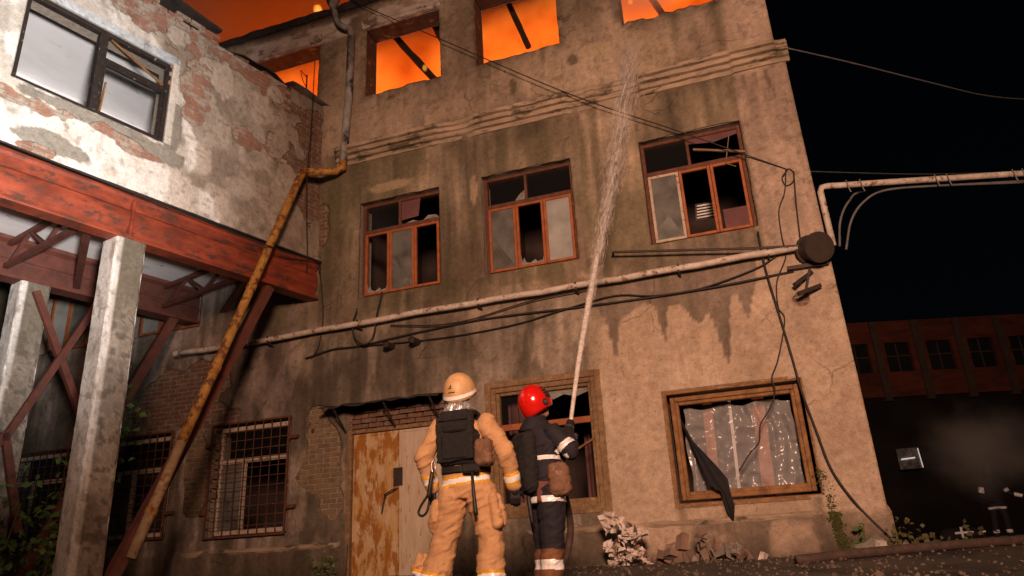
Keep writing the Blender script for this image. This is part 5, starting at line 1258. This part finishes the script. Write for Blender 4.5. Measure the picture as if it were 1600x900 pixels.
b = MB(); b.loft([oval((hd.x-.012*k, hd.y-.012*k, hd.z-.10-.045*k), .085+.012*k, .09+.012*k, yaw) for k in range(4)]); b.build('neck_guard', M['navy'], fd, True)
bd = V((-math.cos(yaw+math.pi/2), -math.sin(yaw+math.pi/2), 0))          # towards his back
b = MB(); q = V((cx-.01, DY, 0))+bd*.17; acr = V((math.cos(yaw), math.sin(yaw), 0))
for z0_, z1_, ww_, rr_ in ((.90, 1.30, .10, .075), (1.0, 1.22, .06, .09)):
    for k in (-1, -.33, .33, 1): capsule(b, q+acr*ww_*k+V((0, 0, z0_)), q+acr*ww_*k+V((0, 0, z1_)), rr_, rr_*.9, 12)
me = fuse(b, 'backpack', .009, 5, .006, 15, 15); me.materials.append(M['vest']); link('backpack', me, None, fd)
q = D(873, 747, -.14); b = MB()
for dx in (-.035, 0, .035): capsule(b, q+V((dx, dx*.5, .085)), q+V((dx+.01, dx*.5, -.09)), .052, .064)
me = fuse(b, 'pouch', .008, 7, .006, 18, 14); me.materials.append(M['leather']); link('pouch', me, None, fd)
b = MB(); g = [[tuple(D(839+3*k+ (19-k*.0)*0+ (k*3.4), 752+j*4.6, -.19+.012*k)) for k in range(4)] for j in range(8)]
b.sheet(g); o = b.build('hip_patch', M['maroon'], fd, True); md = o.modifiers.new('s', 'SOLIDIFY'); md.thickness = .01
b = MB(); b.tube(catmull([D(829, 745, -.12), D(826, 775, -.14), D(829, 800, -.14), D(832, 818, -.13)], 4), [.02]*13, 8); b.build('side_strap', M['rubber'], fd, True)
# nozzle and hose
nz = thing('hose_nozzle', tuple(NZ), 'black fire nozzle gripped by the firefighter in the red helmet', 'nozzle')
b = MB(); b.tube([NZ-jet_dir*.28, NZ-jet_dir*.16, NZ-jet_dir*.14, NZ-jet_dir*.02, NZ, NZ+jet_dir*.08, NZ+jet_dir*.10], [.03, .03, .042, .042, .034, .040, .036], 14); b.build('barrel', M['rubber'], nz, True)
b = MB(); b.tube([NZ-jet_dir*.08, NZ-jet_dir*.08+V((.02, -.03, -.12))], .017, 10); b.build('grip', M['rubber'], nz, True)
b = MB(); b.tube([NZ-jet_dir*.165, NZ-jet_dir*.13], .046, 14); b.tube([NZ+jet_dir*.02, NZ+jet_dir*.035], .0425, 14); b.build('ring', M['chrome'], nz)
hp = [NZ-jet_dir*.28, NZ-jet_dir*.45+V((-.02, .05, 0)), V((cx+.10, DY+.40, .55)), V((cx-.02, DY+.42, .22)), V((cx-.12, DY+.25, .12)), V((cx-.22, DY+.05, .08)), V((cx-.35, DY-.4, .04)), V((cx-.2, DY-1.4, .035)), V((1.5, DY-1.6, .03))]
b = MB(); b.tube(catmull(hp, 8), .032, 10); tag(b.build('fire_hose', M['hose'], None, True), 'brown fire hose dropping from the nozzle behind the dark clad legs', 'hose')

# ---------------- water jet
jp = [NZ+jet_dir*.1] + [V(at(x, y, Y)) for x, y, Y in ((905, 560, -2.85), (922, 462, -2.2), (937, 380, -1.65), (950, 310, -1.2), (966, 215, -.7), (982, 110, -.2), (990, 40, .25))]
J_ = catmull(jp, 10); nJ = len(J_)
wj = thing('water_jet', tuple(jp[0]), 'white water jet rising from the nozzle to the burning top floor', 'water jet')
M['water_solid'] = mix_clear('water_solid', (.78, .72, .66), .25, .38, .5, 16.0)
b = MB(); m_ = int(nJ*.42)
b.tube([J_[i]+V((.006*math.sin(i*1.9), 0, 0))*(i/nJ) for i in range(m_)], [(.019+.028*(i/m_)**1.3)*(1-.55*max(0, i/m_-.6)/.4)+.008*random.random()*(i/m_) for i in range(m_)], 10); b.build('solid_stream', M['water_solid'], wj, True)
random.seed(23)
b = MB(); b2 = MB()
for k in range(3400):
    t = random.random()**.6; i = min(nJ-2, int(t*(nJ-1))); fr_ = t*(nJ-1)-i; c = J_[i].lerp(J_[i+1], fr_); d = (J_[i+1]-J_[i]).normalized()
    sp = .010+.21*t**1.5; off = V((random.gauss(0, 1), random.gauss(0, 1), random.gauss(0, .6)))*sp*.62
    off -= V((0, 0, abs(random.gauss(0, 1))*.16*t*t))
    ln = random.uniform(.06, .34)*(.5+t); r = random.uniform(.001, .0026)*(.7+.7*t)
    tgt = b if random.random() < .55 else b2
    dd = (d+V((random.gauss(0, .12), random.gauss(0, .12), random.gauss(0, .12)))).normalized()
    p0 = c+off; a = dd.orthogonal().normalized(); e = dd.cross(a)
    tgt.add([p0-dd*ln*.5, p0+a*r, p0+e*r, p0-a*r, p0-e*r, p0+dd*ln*.5], [(0,2,1),(0,3,2),(0,4,3),(0,1,4),(5,1,2),(5,2,3),(5,3,4),(5,4,1)])
tag(b.build('spray', M['water'], wj), kind='stuff'); tag(b2.build('fine_spray', M['water_thin'], wj), kind='stuff')
for k in range(3):
    i0 = int(nJ*(.12+.02*k)); path = []; R = []
    for i in range(i0, int(nJ*.97)):
        t = i/nJ; path.append(J_[i]+V((.075*t*math.sin(i*.55+k*2), .06*t*math.cos(i*.6+k), .03*t*math.sin(i*.9+k)))); R.append((.006+.028*t)*(.35+.9*float(vn(np.array(i*.45), np.array(k*3.), 5)))*max(.25, 1-max(0, t-.55)*1.7))
    b = MB(); b.tube(path, R, 7); b.build('water_strand', M['water_thin'], wj, True)

mist_m = volume_mat('jet_mist', scatter=(.95, .9, .86), dens=.50)
b = MB(); b.tube([J_[i] for i in range(int(nJ*.2), nJ-4, 2)], [.02+.17*(i/nJ)**1.5+.03*float(vn(np.array(i*.4), np.array(3.), 4))*(i/nJ) for i in range(int(nJ*.2), nJ-4, 2)], 12)
tag(b.build('jet_mist', mist_m, wj, True), kind='stuff')

# ================================================================== YARD: debris, plants, hose
random.seed(31)
def paper_scrap(c, r):
    nx_ = 7; R = Euler([random.uniform(0, 6.28) for _ in range(3)]).to_matrix(); g = []
    sd = random.randint(0, 999)
    for j in range(nx_):
        row = []
        for i in range(nx_):
            u, v = i/(nx_-1)-.5, j/(nx_-1)-.5
            z = 1.1*(float(vn(np.array(u*5.+sd), np.array(v*5.), sd))-.5)+.5*abs(u)
            row.append(tuple(R @ (V((u*1.2, v*(.8+.4*u), z))*r*1.5)+V(c)))
        g.append(row)
    b = MB(); b.sheet(g); return b
for k in range(70):
    h = random.random(); px = random.gauss(0, 1)
    y = -.32-random.random()*.45; x0_, _, _ = at(985, 870, y)
    hh = .62*(1-min(1, abs(px)/2.2))*h
    c = (x0_+px*.16*(1.15-h*.6), y, .14+hh*.95)
    o = paper_scrap(c, random.uniform(.035, .085)).build('paper_scrap', M['paper'] if random.random() < .8 else M['rubble'])
    tag(o, 'crumpled pale scrap in the rubbish heap below the broken window', 'paper', 'scraps in the rubbish heap')
for i, (x, y, r) in enumerate(((953, 820, .16), (972, 815, .10), (1000, 830, .12), (950, 860, .11))):
    tag(paper_scrap(at(x, y, -.5), r).build('paper_sheet', M['paper']), ['tall torn sheet standing up at the left of the rubbish heap', 'folded scrap at the top of the rubbish heap', 'large curled sheet on the right of the rubbish heap', 'big white sheet low on the left of the heap'][i], 'paper')
for k in range(46):
    x = random.uniform(1030, 1170); t = (x-1100)/75; y = -.25-random.random()*.55; p = at(x, 880, y)
    z = .17+max(0, .30*(1-t*t))*random.random()
    b = MB(); b.rock((p[0], y, z), random.uniform(.025, .07), .3, 0, (1.2, .8, .7))
    tag(b.build('rubble_chunk', M['rubble'] if random.random() < .7 else M['concrete']), 'broken brick or plaster chunk in the rubble pile under the ochre window', 'rubble', 'rubble under the ochre window')
for i, (x, y, Y, r, mm) in enumerate(((1380, 868, -.5, .07, 'paper'), (1394, 866, -.45, .04, 'paper'), (1362, 868, -.4, .10, 'concrete'), (1420, 876, -.5, .05, 'concrete'), (1195, 889, -.8, .05, 'paper'), (1065, 880, -.7, .1, 'rubble'))):
    p = at(x, y, Y); b = MB(); b.rock((p[0], Y, max(float(gz(p[0], Y))+r*.4, p[2])), r, .25, 0, (1.3, .8, .6))
    tag(b.build('stone', M[mm]), ['white flat stone at the foot of the corner', 'small white stone beside the flat one', 'grey lump of concrete at the corner', 'small grey stone right of the corner', 'pale wedge shaped fragment lying in front of the rubble', 'orange brick half at the left of the rubble'][i], 'stone')
b = MB()
for k in range(2600):
    x = random.uniform(-4.5, 4.5); y = random.uniform(-4.5, -.05 if x < 1.2 else 5)
    if -3.1 < x < -1.3 and -4.6 < y < -3: continue
    r = random.uniform(.004, .013)*(1 if random.random() < .93 else 2.2); b.rock((x, y, float(gz(x, y))+r*.3), r, .35, 0, (1.2, 1, .6))
tag(b.build('gravel', M['gravel']), 'scattered grit and fragments on the yard', 'gravel', kind='stuff')
P = path3([(1250, 905), (1330, 893), (1420, 884), (1510, 877), (1600, 866), (1700, 855)], [-1.6, -1.3, -1.0, -.7, -.3, .2])
P = [(p[0], p[1], float(gz(p[0], p[1]))+.045) for p in P]
b = MB(); b.tube(catmull(P, 6), .05, 10); tag(b.build('fire_hose', M['hose'], None, True), 'dark thick hose lying on the ground at the lower right', 'hose')

def leaf_quad(b, p, d, n, L_, w_):
    d = V(d).normalized(); n = V(n); s = d.cross(n); s = s.normalized() if s.length > 1e-4 else d.orthogonal().normalized(); p = V(p); u = s.cross(d).normalized()
    b.add([p, p+d*L_*.45+s*w_*.5+u*L_*.06, p+d*L_-u*L_*.08, p+d*L_*.45-s*w_*.5+u*L_*.06, p+d*L_*.5-u*L_*.03], [(0, 1, 4), (1, 2, 4), (2, 3, 4), (3, 0, 4)])
def bush(name, pts, n, spread, L_, label, cat, m='leaf', stem=True):
    t = thing(name, tuple(pts[0]), label, cat); C = catmull(pts, 8)
    if stem: b = MB(); b.tube(C, [.016*(1-.6*i/len(C)) for i in range(len(C))], 6); b.build('stem', M['leaf_dry'], t)
    b = MB()
    for k in range(n):
        c = random.choice(C); o = V((random.gauss(0, 1), random.gauss(0, 1), random.gauss(0, .9)))*spread
        leaf_quad(b, c+o, (random.gauss(0, 1), random.gauss(0, 1)-.4, random.gauss(-.3, .7)), (random.gauss(0, .5), -1, random.gauss(.6, .5)), L_*random.uniform(.6, 1.3), L_*random.uniform(.5, .9))
    b.build('leaves', M[m], t)
q = lambda u, o, z: V(wp(u, o, z))
bush('climbing_plant', [q(3.2, -1.2, 0), q(3.0, -1.1, .9), q(2.75, -1.0, 1.7), q(2.55, -.9, 2.6)], 340, .17, .13, 'leafy green climber growing between the two columns', 'plant')
bush('shrub', [q(3.7, -1.6, 0), q(3.5, -1.5, .6), q(3.4, -1.4, 1.3)], 260, .24, .12, 'dark shrub at the lower left edge behind the front column', 'plant')
bush('weed', [(-6.25, -.35, .05), (-6.2, -.36, .25), (-6.15, -.4, .5)], 90, .10, .07, 'low green weeds growing left of the rusty door', 'plant')
bush('weed', [V(at(1345, 862, -.3)), V(at(1350, 845, -.3)), V(at(1349, 820, -.3))], 26, .05, .085, 'thin weed standing against the corner plinth', 'plant')
bush('weed', [V(at(1395, 862, -.3)), V(at(1402, 842, -.3)), V(at(1396, 818, -.3))], 34, .06, .07, 'bushy weed at the very corner of the building', 'plant', 'leaf_dry')
bush('weed', [V(at(1430, 868, .6)), V(at(1432, 855, .6)), V(at(1436, 838, .6))], 60, .12, .09, 'dry weeds just right of the building corner', 'plant', 'leaf_dry')
bush('weed', [V(at(1500, 868, 1.6)), V(at(1504, 860, 1.6)), V(at(1508, 850, 1.6))], 80, .16, .10, 'dry tuft of weeds further right by the hose', 'plant', 'leaf_dry')
# moss runs beside the ochre window
b = MB()
for k in range(1500):
    t = random.random(); x = 1283+t*38+random.gauss(0, 4.5); y = 735+t*125+random.gauss(0, 5); p = V(at(x, y, -.03-.045*sm(.68, .62, at(x, y, 0)[2])))
    b.rock(p+V((0, random.uniform(-.012, .01), 0)), random.uniform(.003, .010), .4)
tag(b.build('moss', M['moss']), 'green moss running down the wall beside the ochre window', 'moss', kind='stuff')

# ================================================================== FAR SIDE OF THE YARD
A0, A1 = V((3.4, 26.35, 0)), V((30.0, 35.1, 0)); ad = (A1-A0).normalized(); an = V((ad.y, -ad.x, 0))
far = thing('far_building', tuple(A0.lerp(A1, .3)), 'dim red brick factory building across the dark yard', 'building')
def fb_(b, s0, s1, o0, o1, z0, z1): 
    vs = [A0+ad*s+an*o+V((0, 0, z)) for z in (z0, z1) for s, o in ((s0, o0), (s1, o0), (s1, o1), (s0, o1))]
    b.add(vs, [(0,3,2,1),(4,5,6,7),(0,1,5,4),(1,2,6,5),(2,3,7,6),(3,0,4,7)])
b = MB(); fb_(b, 0, 28, -.4, 0, 8.95, 10.0); fb_(b, 0, 28, -.4, 0, 6.4, 7.55); b.build('brick_band', M['far_brick'], far)
b = MB(); fb_(b, 0, 28, -.45, -.25, 0, 6.4); fb_(b, 0, 28, -3, -.45, 0, 9.9); b.build('lower_wall', M['far_dark'], far)
for k in range(14):
    s = .4+k*1.95; b = MB(); fb_(b, s-.16, s+.16, -.1, .12, 6.2, 9.98); b.build('pier', M['far_rib'], far)
    if k == 13: continue
    for sa in (s+.16, s+1.57): b = MB(); fb_(b, sa, sa+.22, -.3, -.004, 7.551, 8.949); b.build('window_jamb', M['far_brick'], far)
    b = MB(); fb_(b, s+.38, s+1.57, -.25, -.2, 7.551, 8.949); wn_ = b.build('window', M['far_glass'], far)
    b = MB(); fb_(b, s+.95, s+1.0, -.2, -.15, 7.55, 8.95); fb_(b, s+.38, s+1.57, -.197, -.153, 8.3, 8.35); b.build('glazing_bar', M['far_rib'], wn_)
lw = thing('reflecting_window', at(1420, 717, 26.3), 'small window pane with glowing reflection strips in the dark yard', 'window')
c = V(at(1420, 717, 26.3)); em = bpy.data.materials.new('reflection_glow'); em.use_nodes = True; em.node_tree.nodes['Principled BSDF'].inputs['Emission Color'].default_value = (1, .9, .85, 1); em.node_tree.nodes['Principled BSDF'].inputs['Emission Strength'].default_value = .55  # emission stands in for light reflected by the pane
b = MB(); b.box(c+V((-.42, 0, -.42)), c+V((.46, .05, .46))); b.build('pane', mat('far_pane', (.30, .29, .30), (.02, .02, .022), 4.5, .3, 0), lw)
b = MB(); b.bar(c+V((-.3, -.03, .0)), c+V((.25, -.03, .03)), .05, .05); b.build('glow_bar', em, lw)
b = MB(); b.bar(c+V((.47, -.03, -.4)), c+V((.43, -.03, .42)), .03, .03); b.build('glow_edge', em, lw)
# distant firefighter showing only as reflective bands
PX_, PY_ = 6.05, 12.0
fx = at(1560, 800, PY_)[0]
fp = thing('person', (fx, PY_, 0), 'distant figure in dark gear with reflective bands in the dark yard', 'person')
g0 = float(gz(fx, PY_)); X = lambda x, z, y=0: V((fx+x, PY_+y, g0+z))
b = MB(); b.loft([oval(X(0, z), rx, ry, .3) for z, rx, ry in ((.78, .18, .14), (1.0, .18, .14), (1.25, .21, .15), (1.42, .15, .11), (1.5, .07, .07))])
seg = dict(aL=(X(-.2, 1.38), X(-.3, 1.1)), bL=(X(-.3, 1.1), X(-.1, .95, -.2)), aR=(X(.2, 1.38), X(.34, 1.12)), bR=(X(.34, 1.12), X(.62, 1.02, -.1)), tL=(X(-.1, .85), X(-.14, .47)), cL=(X(-.14, .47), X(-.16, .08)), tR=(X(.1, .85), X(.13, .47)), cR=(X(.13, .47), X(.14, .08)))
for k, (p, q_) in seg.items(): r0, r1 = {'a': (.075, .06), 'b': (.06, .05), 't': (.11, .085), 'c': (.085, .07)}[k[0]]; capsule(b, p, q_, r0, r1, 10)
capsule(b, X(0, 1.5), X(0, 1.58), .06, .06); capsule(b, X(0, 1.66), X(0, 1.72), .1, .11)
me = fuse(b, 'body', .018, 3); paint(me, ['navy', 'reflect'], [(X(0, .76), X(0, .82), 0, 1, .25, 1), (*seg['aL'], .3, .75, .085, 1), (*seg['bR'], .35, .9, .08, 1), (*seg['aR'], .55, .8, .085, 1), (*seg['cL'], .5, .68, .12, 1), (*seg['cR'], .5, .68, .12, 1)])
link('body', me, None, fp)
b = MB(); b.loft(dome(X(0, 1.70), (0, 1, 0), (0, 0, 1), .135, .16, .15, -.2, 20, 8), cap=False); b.build('helmet', M['rubber'], fp, True)
bx_ = at(1500, 832, 12.5); bag = thing('equipment_bag', (bx_[0], 12.5, .1), 'low dark equipment bag with reflective cross on the far ground', 'bag')
c = V((bx_[0], 12.5, float(gz(bx_[0], 12.5)))); b = MB(); capsule(b, c+V((-.3, 0, .2)), c+V((.3, 0, .2)), .2, .2); me = fuse(b, 'bag_body', .02, 3); me.materials.append(M['navy']); link('bag_body', me, None, bag)
b = MB(); b.bar(c+V((-.16, -.215, .26)), c+V((.2, -.215, .27)), .03, .05); b.bar(c+V((.0, -.222, .14)), c+V((.0, -.222, .40)), .05, .02); b.build('reflective_cross', M['reflect'], bag)
for i, (x, y) in enumerate(((1517, 832), (1536, 831))):
    p = V(at(x, y, 12.2)); b = MB(); b.bar(p+V((-.07, 0, 0)), p+V((.06, 0, .012)), .04, .04); b.bar(p+V((0, 0.03, -.03)), (p.x, p.y+.03, float(gz(p.x, p.y))), .03, .03, mi=1)
    tag(b.build('marker_post', [M['reflect'], M['rubber']]), ['short reflective marker post next to the far bag', 'second short reflective marker post from the far bag'][i], 'marker')
b = MB(); p0, p1 = V(at(1465, 842, 18)), V(at(1640, 836, 20)); p0.z = p1.z = .12; b.bar(p0, p1, .3, .22); tag(b.build('far_kerb', M['concrete']), kind='structure')

# floodlights of the fire engine, standing behind the camera
for nm, loc, tgt, lab in (('floodlight', FLOOD_A, (-1.0, 0, 3.9), 'tall mast floodlight behind the photographer'), ('floodlight', FLOOD_B, (-9.2, -6.2, 5.7), 'low tripod floodlight behind the photographer aimed at the gallery')):
    t = thing(nm, (loc[0], loc[1]-.3, 0), lab, 'floodlight'); L_ = V(loc); d = (V(tgt)-L_).normalized(); base = V((loc[0], loc[1], 0))-V((d.x, d.y, 0)).normalized()*.3
    b = MB(); b.tube([base, V((base.x, base.y, loc[2]-.1))], .04, 10); b.build('mast', M['chrome'], t)
    for k in range(3):
        a = 2.1*k; b = MB(); b.bar(base+V((0, 0, .8)), base+V((.6*math.cos(a), .6*math.sin(a), 0)), .03, .03); b.build('leg', M['chrome'], t)
    b = MB(); b.bar(L_-d*.35, L_-d*.18, .4, .3); b.build('lamp_housing', M['dark_metal'], t)
